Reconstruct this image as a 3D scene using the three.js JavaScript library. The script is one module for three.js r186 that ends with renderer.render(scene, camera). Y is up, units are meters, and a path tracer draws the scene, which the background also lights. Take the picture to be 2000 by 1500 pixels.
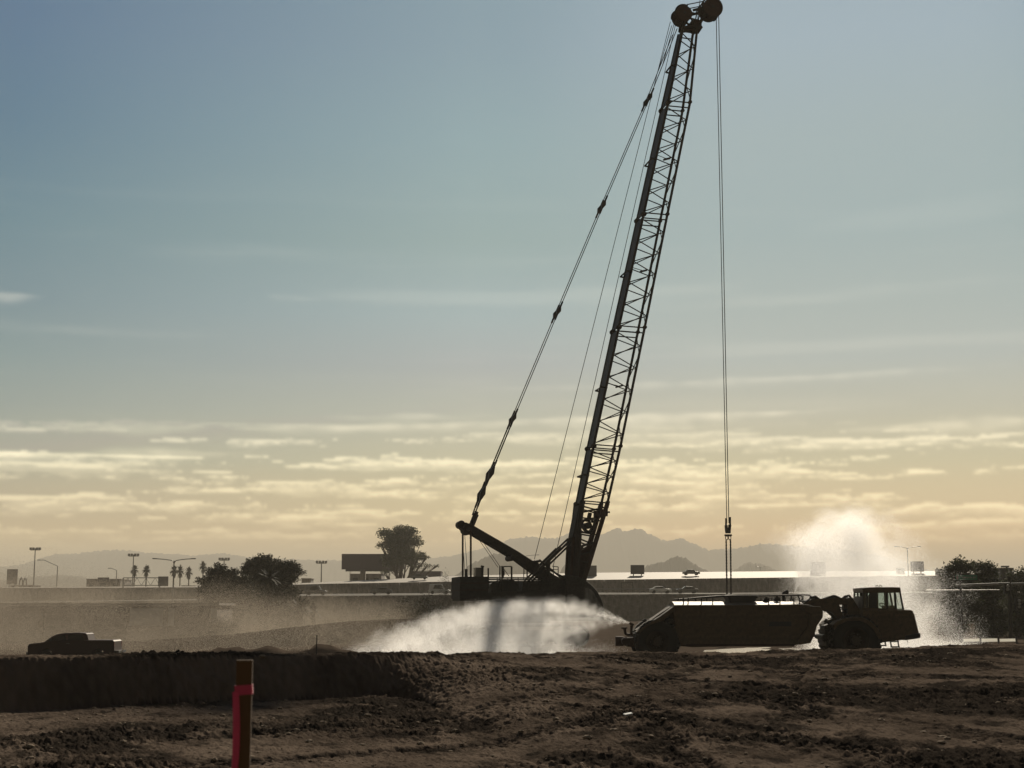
import * as THREE from 'three';
import { mergeGeometries } from 'three/addons/utils/BufferGeometryUtils.js';

// ---------------------------------------------------------------- camera, sun, sky, exposure
const W = 2000, H = 1500, FOCAL = 2889, HORIZON = 1185, EYE = 2.43;
const PITCH = Math.atan((HORIZON - H / 2) / FOCAL);
const scene = new THREE.Scene();
const camera = new THREE.PerspectiveCamera(2 * Math.atan(H / 2 / FOCAL) * 180 / Math.PI, W / H, 0.1, 30000);
camera.position.set(0, EYE, 0);
camera.rotation.x = PITCH;
camera.focus = 78;
camera.userData.fStop = 9;
const renderer = new THREE.WebGLRenderer({ antialias: true });
renderer.setSize(1024, 768);
renderer.toneMapping = THREE.LinearToneMapping;
renderer.toneMappingExposure = 1.4;
renderer.shadowMap.enabled = true;
renderer.shadowMap.type = THREE.PCFSoftShadowMap;

const D2R = Math.PI / 180, SUN_AZ = 13 * D2R, SUN_EL = 28.5 * D2R;
const sunDir = new THREE.Vector3(Math.sin(SUN_AZ) * Math.cos(SUN_EL), Math.sin(SUN_EL), -Math.cos(SUN_AZ) * Math.cos(SUN_EL));
const sun = new THREE.DirectionalLight(new THREE.Color().setRGB(1, 0.87, 0.68), 5);
sun.position.copy(sunDir).multiplyScalar(300).add(new THREE.Vector3(0, 0, -70));
sun.target.position.set(0, 0, -70);
sun.castShadow = true;
sun.shadow.mapSize.set(4096, 4096);
Object.assign(sun.shadow.camera, { left: -90, right: 90, top: 90, bottom: -90, near: 10, far: 700 });
sun.shadow.radius = 1.4;
scene.add(sun, sun.target);
scene.fog = new THREE.FogExp2(new THREE.Color().setRGB(0.97, 0.92, 0.80), 0.00024);

// ---------------------------------------------------------------- random numbers and noise
function rng(seed) { let a = seed >>> 0; return () => { a = (a + 0x6D2B79F5) | 0; let t = Math.imul(a ^ (a >>> 15), 1 | a); t = (t + Math.imul(t ^ (t >>> 7), 61 | t)) ^ t; return ((t ^ (t >>> 14)) >>> 0) / 4294967296; }; }
const PERM = new Uint8Array(512); { const r = rng(77), p = [...Array(256).keys()]; for (let i = 255; i > 0; i--) { const j = Math.floor(r() * (i + 1)); [p[i], p[j]] = [p[j], p[i]]; } for (let i = 0; i < 512; i++) PERM[i] = p[i & 255]; }
const GX = new Float32Array(256), GY = new Float32Array(256); { const r = rng(5); for (let i = 0; i < 256; i++) { const a = r() * 6.2832; GX[i] = Math.cos(a); GY[i] = Math.sin(a); } }
function noise(x, y) {                                   // gradient noise, about -0.7 .. 0.7
  const xi = Math.floor(x), yi = Math.floor(y), fx = x - xi, fy = y - yi, X = xi & 255, Y = yi & 255;
  const u = fx * fx * fx * (fx * (fx * 6 - 15) + 10), v = fy * fy * fy * (fy * (fy * 6 - 15) + 10);
  const a = PERM[PERM[X] + Y], b = PERM[PERM[X + 1] + Y], c = PERM[PERM[X] + Y + 1], d = PERM[PERM[X + 1] + Y + 1];
  const n00 = GX[a] * fx + GY[a] * fy, n10 = GX[b] * (fx - 1) + GY[b] * fy, n01 = GX[c] * fx + GY[c] * (fy - 1), n11 = GX[d] * (fx - 1) + GY[d] * (fy - 1);
  return n00 + u * (n10 - n00) + v * (n01 - n00 + u * (n00 - n10 - n01 + n11));
}
function fbm(x, y, o = 4, g = 0.5) { let s = 0, a = 1; for (let i = 0; i < o; i++) { s += a * noise(x + i * 17.3, y - i * 9.1); x *= 2.03; y *= 2.03; a *= g; } return s; }
const sstep = (a, b, x) => { const t = Math.min(1, Math.max(0, (x - a) / (b - a))); return t * t * (3 - 2 * t); };
const mix = (a, b, t) => a + (b - a) * t;
function lerpTable(t, x) { if (x <= t[0][0]) return t[0][1]; for (let i = 1; i < t.length; i++) if (x <= t[i][0]) return mix(t[i - 1][1], t[i][1], (x - t[i - 1][0]) / (t[i][0] - t[i - 1][0])); return t[t.length - 1][1]; }
const s2l = (c) => (c /= 255) <= 0.04045 ? c / 12.92 : ((c + 0.055) / 1.055) ** 2.4;

const SMOOTH01 = (t) => { t = Math.min(1, Math.max(0, t)); return t * t * (3 - 2 * t); };
// ---------------------------------------------------------------- sky: clear dusty air, thin cloud streaks low down, brighter towards the sun
{
  const w = 4096, h = 2048, data = new Float32Array(w * h * 4);
  // clear-air colour (linear) by elevation in degrees, at three azimuths left of the sun; the sky is alike on both sides of the sun
  const AZ = [-19, -1.6, 9], SKYTAB = /*SKY*/[[0, [0.7027, 0.4761, 0.1782], [0.914, 0.6107, 0.2505], [1.0718, 0.6411, 0.2295]], [2.56, [0.7027, 0.4761, 0.1782], [0.914, 0.6107, 0.2505], [1.0718, 0.6411, 0.2295]], [3.52, [0.4482, 0.3564, 0.1935], [0.7723, 0.5987, 0.2821], [0.841, 0.6158, 0.3028]], [5.44, [0.2588, 0.3124, 0.2488], [0.5112, 0.4913, 0.3206], [0.5556, 0.5105, 0.32]], [7.37, [0.1519, 0.2399, 0.2541], [0.3774, 0.4148, 0.3596], [0.4145, 0.4314, 0.3605]], [9.3, [0.0968, 0.2057, 0.2471], [0.2908, 0.3466, 0.3681], [0.3367, 0.3983, 0.3956]], [11.22, [0.0664, 0.1702, 0.232], [0.254, 0.3551, 0.3841], [0.2913, 0.3675, 0.3739]], [14.1, [0.0462, 0.153, 0.2188], [0.2002, 0.3046, 0.3213], [0.247, 0.3384, 0.361]], [17.89, [0.0293, 0.1211, 0.207], [0.1792, 0.2855, 0.3243], [0.2491, 0.3327, 0.3617]], [21.41, [0.0343, 0.1114, 0.2084], [0.1574, 0.2467, 0.3045], [0.243, 0.3255, 0.3831]], [40, [0.0189, 0.0691, 0.15], [0.0866, 0.153, 0.2192], [0.1337, 0.2018, 0.2758]], [90, [0.029, 0.0592, 0.1075], [0.029, 0.0592, 0.1075], [0.029, 0.0592, 0.1075]]]/*END*/;
  const cols = AZ.map((_, c) => [0, 1, 2].map((k) => SKYTAB.map((row) => [row[0], row[1 + c][k]])));
  const streaks = [[-19.6, 11.3, 1.8, 0.06, 0.6], [5.5, 7.25, 7.5, 0.10, 0.5], [-7, 6.85, 4.2, 0.09, 0.42], [-14, 6.7, 2.6, 0.10, 0.42], [-13.5, 5.75, 3.8, 0.12, 0.34], [16.5, 6.75, 4.2, 0.16, 0.42], [8.5, 8.6, 11, 0.07, 0.22], [-3, 6.95, 4.0, 0.08, 0.35], [-8.5, 11.8, 1.2, 0.05, 0.15], [-4, 7.3, 3.5, 0.06, 0.3], [-19, 5.6, 1.2, 0.16, 0.45]];
  for (let j = 0; j < h; j++) {
    const el = ((j + 0.5) / h - 0.5) * 180, e = Math.max(el, 0);
    const base = cols.map((t) => t.map((q) => lerpTable(q, e)));
    for (let i = 0; i < w; i++) {
      const k = (j * w + i) * 4, phi = ((i + 0.5) / w - 0.5) * 2 * Math.PI;            // direction (cos phi, ., sin phi)
      const x = Math.cos(phi), z = Math.sin(phi), az = Math.atan2(x, -z) / D2R;
      let off = Math.abs(az - SUN_AZ / D2R); if (off > 180) off = 360 - off;
      const a = SUN_AZ / D2R - off, t1 = Math.min(1, Math.max(0, (a - AZ[0]) / (AZ[1] - AZ[0]))), t2 = SMOOTH01((a - AZ[1]) / (AZ[2] - AZ[1]));
      const away = a < AZ[0] ? 0.08 + 0.92 * Math.exp((a - AZ[0]) / 30) : 1, lowf = away;
      const B0 = a < AZ[1] ? base[0] : base[1], B1 = a < AZ[1] ? base[1] : base[2], tt = a < AZ[1] ? t1 : t2; let r = mix(B0[0], B1[0], tt), gg = mix(B0[1], B1[1], tt), b = mix(B0[2], B1[2], tt);
      r *= away; gg *= away; b *= mix(1, 1.1, 1 - away) * away;
      if (el < 0) { data[k] = r * 0.5; data[k + 1] = gg * 0.5; data[k + 2] = b * 0.5; data[k + 3] = 1; continue; }
      if (e < 19) {
        // broken stratocumulus streaks seen nearly edge-on, bright along their upper rims
        const field = (ee) => { const q = ee - az * 0.013 + 0.12 * noise(az * 0.35, ee * 1.4); return fbm(az * 0.085 + 4, q * 1.75, 3, 0.5) + 0.46 * fbm(az * 0.75 + 9, q * 2.9, 5, 0.62) + 0.3 * noise(az * 0.05 + 3, ee * 0.33); };
        let c = 0; const zone = sstep(1.8, 3.2, e) * (1 - sstep(5.9, 7.3, e));
        if (zone > 0.01) { const f0 = field(e), rim = Math.min(1, Math.max(0, (f0 - field(e + 0.11)) * 3.2)), body = sstep(0.03, 0.11, f0); c = zone * body * (0.16 + 0.30 * sstep(0.1, 0.5, f0) + 0.75 * rim) * 0.66; }
        const ci = sstep(0.05, 0.6, fbm(az * 0.055 + 9, (e - az * 0.02) * 0.8, 4)) * sstep(6.5, 8.5, e) * (1 - sstep(12, 17, e)) * 0.09;
        let s = 0;
        if (az > -45 && az < 45) for (const [sa, se, sw, sh, sb] of streaks) {
          const dx = (az - sa) / sw; if (dx < -1 || dx > 1) continue;
          const n1 = noise(az * 1.1 + sa, e * 2), n2 = noise(az * 0.45 + sa * 3, 4.4), thick = sh * (1 - dx * dx) * (1 + 1.4 * n2), dy = e - se - (az - sa) * 0.022 - 0.10 * n2;
          s += sb * (1 - dx * dx) * Math.max(0, 0.75 + 0.9 * n1) * (dy > 0 ? Math.exp(-((dy / (thick * 0.7 + 0.02)) ** 2)) : Math.exp(-((dy / (thick * 2 + 0.03)) ** 2)));
        }
        const lit = (c + ci + s) * mix(0.3, 1, lowf);
        const k2 = mix(1.7, 1, sstep(3, 9, e)); r += lit * 0.66 * k2; gg += lit * 0.56 * k2; b += lit * mix(0.34, 0.42, sstep(3, 9, e)) * k2;
      }
      data[k] = r; data[k + 1] = gg; data[k + 2] = b; data[k + 3] = 1;
    }
  }
  const sky = new THREE.DataTexture(data, w, h, THREE.RGBAFormat, THREE.FloatType);
  sky.mapping = THREE.EquirectangularReflectionMapping;
  sky.magFilter = sky.minFilter = THREE.LinearFilter;
  sky.needsUpdate = true;
  scene.background = sky;
  scene.environment = sky;
}

// ---------------------------------------------------------------- helpers
// the world point at distance d ahead (z = -d) that the photograph shows at (px, py): used to survey real places from the picture
const CP = Math.cos(PITCH), SP = Math.sin(PITCH);
function at(px, py, d) {
  const cx = (px - W / 2) / FOCAL, cy = (H / 2 - py) / FOCAL, y = cy * CP + SP, z = cy * SP - CP, s = d / -z;
  return new THREE.Vector3(cx * s, EYE + y * s, -d);
}
const V = (x, y, z) => new THREE.Vector3(x, y, z);
const taken = {};
function numbered(n) { const k = taken[n] = (taken[n] ?? -1) + 1; return k ? `${n}_${String(k).padStart(3, '0')}` : n; }
function tag(o, label, category, group, kind) {
  if (label) o.userData.label = label;
  if (category) o.userData.category = category;
  if (group) o.userData.group = group;
  if (kind) o.userData.kind = kind;
  return o;
}
function shadowed(m) { m.castShadow = m.receiveShadow = true; return m; }
function part(name, geometry, material, parent) {          // a mesh under a thing or a part
  const m = shadowed(new THREE.Mesh(Array.isArray(geometry) ? join(geometry) : geometry, material));
  m.name = name; parent.add(m); return m;
}
function single(name, geometry, material, label, category, group, kind) {   // a thing that is one mesh
  const m = shadowed(new THREE.Mesh(Array.isArray(geometry) ? join(geometry) : geometry, material));
  m.name = numbered(name); scene.add(m); return tag(m, label, category, group, kind);
}
function thing(name, label, category, p = V(0, 0, 0), turn = 0, group) {
  const o = new THREE.Group(); o.name = numbered(name); o.position.copy(p); o.rotation.y = turn; scene.add(o);
  return tag(o, label, category, group);
}
function copyOf(o, p, turn, label, group) { const c = o.clone(); c.name = numbered(o.name.replace(/_\d{3}$/, '')); c.userData = { ...o.userData }; scene.add(c); c.position.copy(p); if (turn !== undefined) c.rotation.y = turn; return tag(c, label, null, group); }
function join(list) {
  return mergeGeometries(list.map((g) => { const n = g.index ? g.toNonIndexed() : g.clone(); for (const k of Object.keys(n.attributes)) if (!['position', 'normal', 'uv'].includes(k)) n.deleteAttribute(k); return n; }));
}
function box(cx, cy, cz, w, h, d, rx = 0, ry = 0, rz = 0) { const g = new THREE.BoxGeometry(w, h, d); g.applyMatrix4(new THREE.Matrix4().makeRotationFromEuler(new THREE.Euler(rx, ry, rz))); g.translate(cx, cy, cz); return g; }
const UPV = V(0, 1, 0);
function barMatrix(p, q, rx, rz = rx) { const d = q.clone().sub(p), l = d.length(); return new THREE.Matrix4().compose(p.clone().add(q).multiplyScalar(0.5), new THREE.Quaternion().setFromUnitVectors(UPV, d.divideScalar(l)), V(rx, l, rz)); }
function bar(p, q, r, seg = 6, r2 = r) { const l = p.distanceTo(q), g = new THREE.CylinderGeometry(r2, r, l, seg); const d = q.clone().sub(p).normalize(); g.applyQuaternion(new THREE.Quaternion().setFromUnitVectors(UPV, d)); g.translate((p.x + q.x) / 2, (p.y + q.y) / 2, (p.z + q.z) / 2); return g; }
const UNIT_BAR = new THREE.CylinderGeometry(1, 1, 1, 6), UNIT_BOX = new THREE.BoxGeometry(1, 1, 1);
function barPart(name, p, q, r, material, parent) { const m = part(name, UNIT_BAR, material, parent); barMatrix(p, q, r).decompose(m.position, m.quaternion, m.scale); return m; }
function pipe(points, r, seg = 8, steps = 0) { const c = new THREE.CatmullRomCurve3(points, false, 'catmullrom', 0.3); return new THREE.TubeGeometry(c, steps || points.length * 5, r, seg); }
function slab(pts, z0, z1, bevel = 0) {                     // an outline in x, y (Vector2 or Vector3) given thickness from z0 to z1
  const s = new THREE.Shape(pts.map((p) => new THREE.Vector2(p.x, p.y))), t = z1 - z0;
  const g = new THREE.ExtrudeGeometry(s, { depth: Math.max(0.001, t - 2 * bevel), bevelEnabled: bevel > 0, bevelSize: bevel, bevelThickness: bevel, bevelOffset: -bevel, bevelSegments: 2, curveSegments: 6 });
  g.translate(0, 0, z0 + bevel); return g;
}
function disc(c, r, w, seg = 24) { const g = new THREE.CylinderGeometry(r, r, w, seg); g.rotateX(Math.PI / 2); g.translate(c.x, c.y, c.z); return g; }   // axle along z

// ---------------------------------------------------------------- textures and materials
function texture(size, fn, srgb = true) {
  const d = new Uint8Array(size * size * 4);
  for (let j = 0; j < size; j++) for (let i = 0; i < size; i++) { const c = fn(i / size, j / size); const k = (j * size + i) * 4; for (let n = 0; n < 3; n++) d[k + n] = Math.max(0, Math.min(255, (Array.isArray(c) ? c[n] : c) * 255)); d[k + 3] = 255; }
  const t = new THREE.DataTexture(d, size, size, THREE.RGBAFormat); t.wrapS = t.wrapT = THREE.RepeatWrapping; t.magFilter = THREE.LinearFilter; t.minFilter = THREE.LinearMipmapLinearFilter; t.generateMipmaps = true; if (srgb) t.colorSpace = THREE.SRGBColorSpace; t.needsUpdate = true; return t;
}
function tileNoise(u, v, f, o = 4) {                        // fbm that repeats at 1
  let s = 0; const wrap = (a, b) => { const k = fbm(u * f + a, v * f + b, o); return k; };
  const A = wrap(0, 0), B = wrap(-f, 0), C = wrap(0, -f), D = wrap(-f, -f);
  s = A * (1 - u) * (1 - v) + B * u * (1 - v) + C * (1 - u) * v + D * u * v; return s / Math.sqrt(((1 - u) ** 2 + u * u) * ((1 - v) ** 2 + v * v));
}
const grimeTex = texture(256, (u, v) => { const n = tileNoise(u, v, 5, 5), f = tileNoise(u + 0.3, v, 24, 2); return 0.80 + 0.26 * n + 0.12 * f; });
const soilTex = texture(1024, (u, v) => { const n = tileNoise(u, v, 9, 6), f = tileNoise(v, u, 60, 3); return 0.5 + 0.5 * n + 0.28 * f; }, false);
function mat(r, g, b, rough = 0.8, metal = 0, extra = {}) { return new THREE.MeshStandardMaterial({ color: new THREE.Color().setRGB(r, g, b), roughness: rough, metalness: metal, side: THREE.DoubleSide, ...extra }); }
function phys(r, g, b, rough, extra) { return new THREE.MeshPhysicalMaterial({ color: new THREE.Color().setRGB(r, g, b), roughness: rough, side: THREE.DoubleSide, ...extra }); }
const M = {
  boom: mat(0.036, 0.030, 0.024, 0.85, 0, { map: grimeTex }), crane: mat(0.040, 0.038, 0.034, 0.85, 0, { map: grimeTex }), rust: mat(0.055, 0.026, 0.016, 0.85, 0, { map: grimeTex }),
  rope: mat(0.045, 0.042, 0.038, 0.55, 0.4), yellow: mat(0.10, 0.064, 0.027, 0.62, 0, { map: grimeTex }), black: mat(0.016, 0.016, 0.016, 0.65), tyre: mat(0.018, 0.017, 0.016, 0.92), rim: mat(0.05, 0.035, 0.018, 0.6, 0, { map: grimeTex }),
  steel: mat(0.09, 0.085, 0.08, 0.4, 0.6), galv: mat(0.22, 0.22, 0.21, 0.45, 0.5), glass: phys(0.75, 0.80, 0.78, 0.04, { transmission: 1, thickness: 0, ior: 1.5 }), darkGlass: mat(0.02, 0.022, 0.022, 0.05), paintDark: phys(0.04, 0.022, 0.020, 0.6, { specularIntensity: 0.35 }), paintGrey: mat(0.12, 0.12, 0.12, 0.25, 0.2), paintWhite: mat(0.6, 0.6, 0.58, 0.3),
  concrete: mat(0.30, 0.27, 0.235, 0.9, 0, { map: grimeTex }), road: phys(0.26, 0.235, 0.20, 0.7, { specularIntensity: 0.3 }), block: mat(0.17, 0.13, 0.105, 0.95, 0, { map: grimeTex }), stucco: mat(0.26, 0.23, 0.20, 0.9, 0, { map: grimeTex }), door: mat(0.34, 0.33, 0.33, 0.7), signBack: mat(0.055, 0.052, 0.055, 0.6), board: mat(0.06, 0.045, 0.055, 0.6),
  bark: mat(0.055, 0.042, 0.032, 0.95), leaf: phys(0.042, 0.048, 0.024, 0.95, { transmission: 0.3, thickness: 0 }), leafGrey: phys(0.032, 0.033, 0.020, 0.95, { transmission: 0.12, thickness: 0 }), palmLeaf: phys(0.03, 0.03, 0.018, 0.95, { transmission: 0.1, thickness: 0 }),
  rock: phys(0.12, 0.11, 0.105, 1, { specularIntensity: 0 }), wood: mat(0.085, 0.046, 0.017, 0.85), pink: phys(0.62, 0.05, 0.13, 0.75, { transmission: 0.35, thickness: 0 }), green: mat(0.01, 0.13, 0.075, 0.4), white: mat(0.7, 0.7, 0.68, 0.5), red: mat(0.10, 0.012, 0.01, 0.7), asphalt: phys(0.10, 0.095, 0.085, 0.9, { specularIntensity: 0.1 }),
};
// ---------------------------------------------------------------- ground
// near ground: a graded dirt bench that ends in a cut bank on the left and ramps up to the pad on the right; dirt pad beyond
const SMOOTH = (x) => x * x * (3 - 2 * x);
function nearShape(x, d) {                                   // smooth form of the bench, bank and crest
  const right = sstep(-2.4, 1.3, x);                         // 0: cut bank, 1: ramp
  const foot = mix(23.1 + (x + 8) * 0.62, 13, right), crest = mix(23.75 + (x + 8) * 0.66, 33 + 0.12 * x, right);
  const footW = foot, crestW = Math.max(crest, foot + 0.55);
  const top = mix(1.645 - (x + 8) * 0.018, 1.385 + Math.max(0, x - 5) * 0.022, right);
  let t = Math.min(1, Math.max(0, (d - footW) / (crestW - footW)));
  t = mix(Math.pow(t, 0.75), Math.pow(SMOOTH(t), 0.8), right);
  let h = mix(0.83, top, t);
  if (d > crestW) { const k = d - crestW; h = mix(top - 0.004 * k, -0.3, sstep(1.0, 11, k)); }
  return [h, t, right, crestW];
}
function midShape(x, d) {                                    // pad and lower ground beyond the crest
  let h = mix(-0.35, -1.05, sstep(-8, -24, x) * sstep(45, 80, d));
  const berm = (d0, x0, x1, top, w, slope = 0) => { const q = d - d0 - slope * x; return top * Math.exp(-((q / w) ** 2)) * sstep(x0 - 3, x0 + 3, x) * (1 - sstep(x1 - 4, x1 + 4, x)); };
  h += (1 + 0.35 * noise(x * 0.9, d * 0.8) + 0.2 * noise(x * 2.3, d * 2)) * berm(66, -17, -4, 1.2, 1.7, 0.06) * (0.8 + 0.5 * noise(x * 0.3, 2)) + berm(60, -40, -12.5, 1.15, 2, 0.02) * (0.75 + 0.5 * noise(x * 0.25, 7));
  const ridge = sstep(-36, -12, x); h += (0.5 + 1.3 * ridge) * sstep(121, 124, d + 0.1 * x) * (1 - sstep(128, 165, d)) * (1 - sstep(-4, 6, x)) * sstep(-44, -30, x);
  h += 0.10 * noise(x * 0.12, d * 0.09) + 0.05 * noise(x * 0.5, d * 0.4) + 0.02 * noise(x * 1.7, d * 1.4);
  return h;
}
// wheel tracks of the earth movers: curves over the ground (x, distance), width, lug spacing
const tracks = [
  [[[7.5, 8], [5.6, 12], [3.6, 16], [1.6, 20.5], [-0.2, 25.5], [-1.2, 31], [-1.5, 38]], 0.42, 0.21], [[[9.6, 8.6], [7.7, 12.6], [5.7, 16.8], [3.6, 21.4], [1.8, 26.2], [0.8, 31.4], [0.5, 38]], 0.42, 0.21],
  [[[2.6, 8], [2.0, 12], [1.6, 16], [1.5, 20], [2.0, 25], [3.4, 30], [6, 37]], 0.40, 0.20], [[[4.6, 8], [4.0, 12], [3.7, 16], [3.8, 20], [4.4, 25], [5.9, 30], [8.6, 37]], 0.40, 0.20],
  [[[16, 19], [11, 20.5], [6.5, 22.5], [2.5, 25], [0, 28], [-1.8, 32], [-3, 38]], 0.42, 0.24], [[[16, 22], [11.5, 23.2], [7.5, 25], [4, 27.6], [1.6, 30.6], [0, 34], [-1, 38]], 0.42, 0.24],
  [[[-9, 12], [-5, 14], [-1.5, 16.5], [1.5, 19.5], [4, 23], [6.5, 27], [10, 33]], 0.38, 0.19], [[[-9.5, 16], [-6, 17.3], [-3, 19.2], [0, 22], [2.6, 25.6], [4.6, 30], [7, 36]], 0.38, 0.19],
];
const trackCurves = [];
for (const [pts, w, lug] of tracks) {
  const c = new THREE.CatmullRomCurve3(pts.map(([x, d]) => V(x, 0, d))), n = 160, s = [];
  let L = 0, prev = null; for (let i = 0; i <= n; i++) { const p = c.getPoint(i / n); if (prev) L += p.distanceTo(prev); s.push([p.x, p.z, L]); prev = p; }
  trackCurves.push({ s, w, lug });
}
function trackDent(x, d) {                                   // [depth, how much of a track this is]
  let dent = 0, on = 0;
  for (const { s, w, lug } of trackCurves) {
    let lo = 0, hi = s.length - 1;
    if (d < Math.min(s[0][1], s[hi][1]) - 1) continue;
    let best = 1e9, bi = 0;
    for (let i = 0; i < s.length; i += 8) { const q = (s[i][0] - x) ** 2 + (s[i][1] - d) ** 2; if (q < best) { best = q; bi = i; } }
    if (best > 6) continue;
    for (let i = Math.max(0, bi - 8); i <= Math.min(hi, bi + 8); i++) { const q = (s[i][0] - x) ** 2 + (s[i][1] - d) ** 2; if (q < best) { best = q; bi = i; } }
    const a = s[Math.max(0, bi - 1)], b = s[Math.min(hi, bi + 1)], tx = b[0] - a[0], tz = b[1] - a[1], l = Math.hypot(tx, tz);
    const ox = x - s[bi][0], oz = d - s[bi][1], across = (ox * -tz + oz * tx) / l, along = s[bi][2] + (ox * tx + oz * tz) / l, q = Math.abs(across) / w;
    if (q > 1.35) continue;
    const inside = 1 - sstep(0.85, 1.05, q), rim = sstep(0.85, 1.08, q) * (1 - sstep(1.1, 1.35, q));
    const wear = sstep(-0.35, 0.25, noise(along * 0.35 + w * 40, across + lug * 90));
    const ph = (along + Math.abs(across) * 0.55) / lug + 0.12 * noise(along * 3, across * 3), bite = sstep(0.30, 0.42, ph - Math.floor(ph)) * (1 - sstep(0.86, 0.98, ph - Math.floor(ph)));
    dent += inside * (-0.016 - 0.030 * (1 - bite) * wear) + rim * 0.012; on = Math.max(on, inside * wear);
  }
  return [dent, on];
}
function cells(x, y, seed) {                                 // height of a field of broken clods: one level per cell, dropping at the cracks
  const xi = Math.floor(x), yi = Math.floor(y); let b1 = 9, b2 = 9, id = 0;
  for (let j = -1; j <= 1; j++) for (let i = -1; i <= 1; i++) {
    const a = PERM[(PERM[(xi + i + seed) & 255] + yi + j) & 255], p = xi + i + 0.15 + 0.7 * PERM[a] / 255, q = yi + j + 0.15 + 0.7 * PERM[a + 7] / 255, r = (p - x) * (p - x) + (q - y) * (q - y);
    if (r < b1) { b2 = b1; b1 = r; id = PERM[a + 31]; } else if (r < b2) b2 = r;
  }
  const crack = sstep(0.0, 0.22, Math.sqrt(b2) - Math.sqrt(b1));
  return (id / 255) * crack;
}
function nearHeight(x, d, fine = true) {
  const [h0, t, right, crest] = nearShape(x + 0.15 * noise(x * 0.6, d * 0.5), d + 0.10 * noise(x * 0.5 + 5, d * 0.3) + 0.05 * noise(x * 3, d * 2) + 0.035 * noise(x * 8.5, d * 3));
  const bank = (1 - right) * Math.sin(Math.PI * Math.min(1, Math.max(0, t)));
  let h = h0 + 0.045 * noise(x * 0.28, d * 0.22) + 0.022 * noise(x * 0.9 + 4, d * 0.7);
  if (!fine) return [h, 0, bank];
  const [dent, on] = trackDent(x, d);
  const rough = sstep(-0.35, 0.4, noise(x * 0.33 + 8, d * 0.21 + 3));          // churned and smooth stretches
  const n1 = noise(x * 2.6, d * 2.1), n2 = noise(x * 6.1 + 9, d * 5.2), n3 = noise(x * 14 + 2, d * 11), n4 = noise(x * 29, d * 25 + 7), cl = Math.max(0, noise(x * 5.3 + 30, d * 4.6) - 0.10);
  h += dent + (0.014 * n1 + 0.020 * n2 + 0.034 * n3 + 0.024 * n4 + 0.03 * cl) * mix(0.3, 1.1, rough) + (0.030 * cells(x * 5.6 + 0.6 * n1, d * 4.6, 3) + 0.030 * cells(x * 11.5 + n2, d * 9.0, 40)) * mix(0.5, 1.15, sstep(0.2, 0.8, rough + 0.5 * noise(x * 1.1, d * 0.9 + 60))) + 0.05 * bank * n2;
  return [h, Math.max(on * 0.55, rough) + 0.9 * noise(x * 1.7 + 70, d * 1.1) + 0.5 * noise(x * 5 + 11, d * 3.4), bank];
}
const soil = phys(1, 1, 1, 1, { specularIntensity: 0, vertexColors: true, bumpMap: soilTex, bumpScale: 0.02 });
function soilColor(x, d, dampShade) {                             // dry tan dirt; dark bench patches mix wet soil with painted clod and rut shade; the cut bank is plain dry dirt
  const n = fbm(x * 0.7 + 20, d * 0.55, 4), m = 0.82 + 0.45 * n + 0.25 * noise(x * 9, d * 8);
  const k = sstep(0.04, 0.70, dampShade) * sstep(-0.45, 0.10, n + 0.12);
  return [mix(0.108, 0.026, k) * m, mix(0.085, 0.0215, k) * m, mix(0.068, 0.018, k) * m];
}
{
  const rows = 780, cols = 1080, P = [], C = [], U = [], I = [], SPAN = Math.tan(25.5 * D2R);
  for (let j = 0; j <= rows; j++) {
    const q = j / rows, d = 2.2 + 7 * Math.min(1, q / 0.05) + (q > 0.05 ? 45 * Math.pow((q - 0.05) / 0.95, 1.35) : 0);
    for (let i = 0; i <= cols; i++) {
      const x = (i / cols * 2 - 1) * SPAN * (d + 3), [h, dampShade, bank] = nearHeight(x, d);
      const edge = sstep(46, 53.5, d), hh = mix(h, midShape(x, d) - 0.25, edge);
      P.push(x, hh, -d); C.push(...soilColor(x, d, dampShade - 4 * bank)); U.push(x / 2.3, d / 2.3);
      if (i < cols && j < rows) { const a = j * (cols + 1) + i; I.push(a, a + 1, a + cols + 1, a + 1, a + cols + 2, a + cols + 1); }
    }
  }
  const g = new THREE.BufferGeometry();
  g.setAttribute('position', new THREE.Float32BufferAttribute(P, 3)); g.setAttribute('color', new THREE.Float32BufferAttribute(C, 3)); g.setAttribute('uv', new THREE.Float32BufferAttribute(U, 2)); g.setIndex(I); g.computeVertexNormals();
  single('ground', g, soil, 'rutted tan dirt bench with wheel tracks and a dark cut bank', 'ground', null, 'structure');
}
{
  const rows = 260, cols = 420, P = [], C = [], U = [], I = [];
  for (let j = 0; j <= rows; j++) {
    const d = 46 + 300 * Math.pow(j / rows, 1.7);
    for (let i = 0; i <= cols; i++) {
      const x = (i / cols * 2 - 1) * (30 + d * 0.52);
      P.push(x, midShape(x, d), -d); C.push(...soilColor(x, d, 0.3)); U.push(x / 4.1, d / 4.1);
      if (i < cols && j < rows) { const a = j * (cols + 1) + i; I.push(a, a + 1, a + cols + 1, a + 1, a + cols + 2, a + cols + 1); }
    }
  }
  const g = new THREE.BufferGeometry();
  g.setAttribute('position', new THREE.Float32BufferAttribute(P, 3)); g.setAttribute('color', new THREE.Float32BufferAttribute(C, 3)); g.setAttribute('uv', new THREE.Float32BufferAttribute(U, 2)); g.setIndex(I); g.computeVertexNormals();
  single('ground', g, soil, 'open dirt pad with low berms beyond the bench', 'ground', null, 'structure');
}
{
  const g = new THREE.PlaneGeometry(20000, 13000); g.rotateX(-Math.PI / 2); g.translate(0, -1.6, -6300);
  single('ground', g, mat(0.13, 0.105, 0.08, 0.95), 'flat valley floor reaching to the mountains', 'ground', null, 'structure');
}
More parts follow.
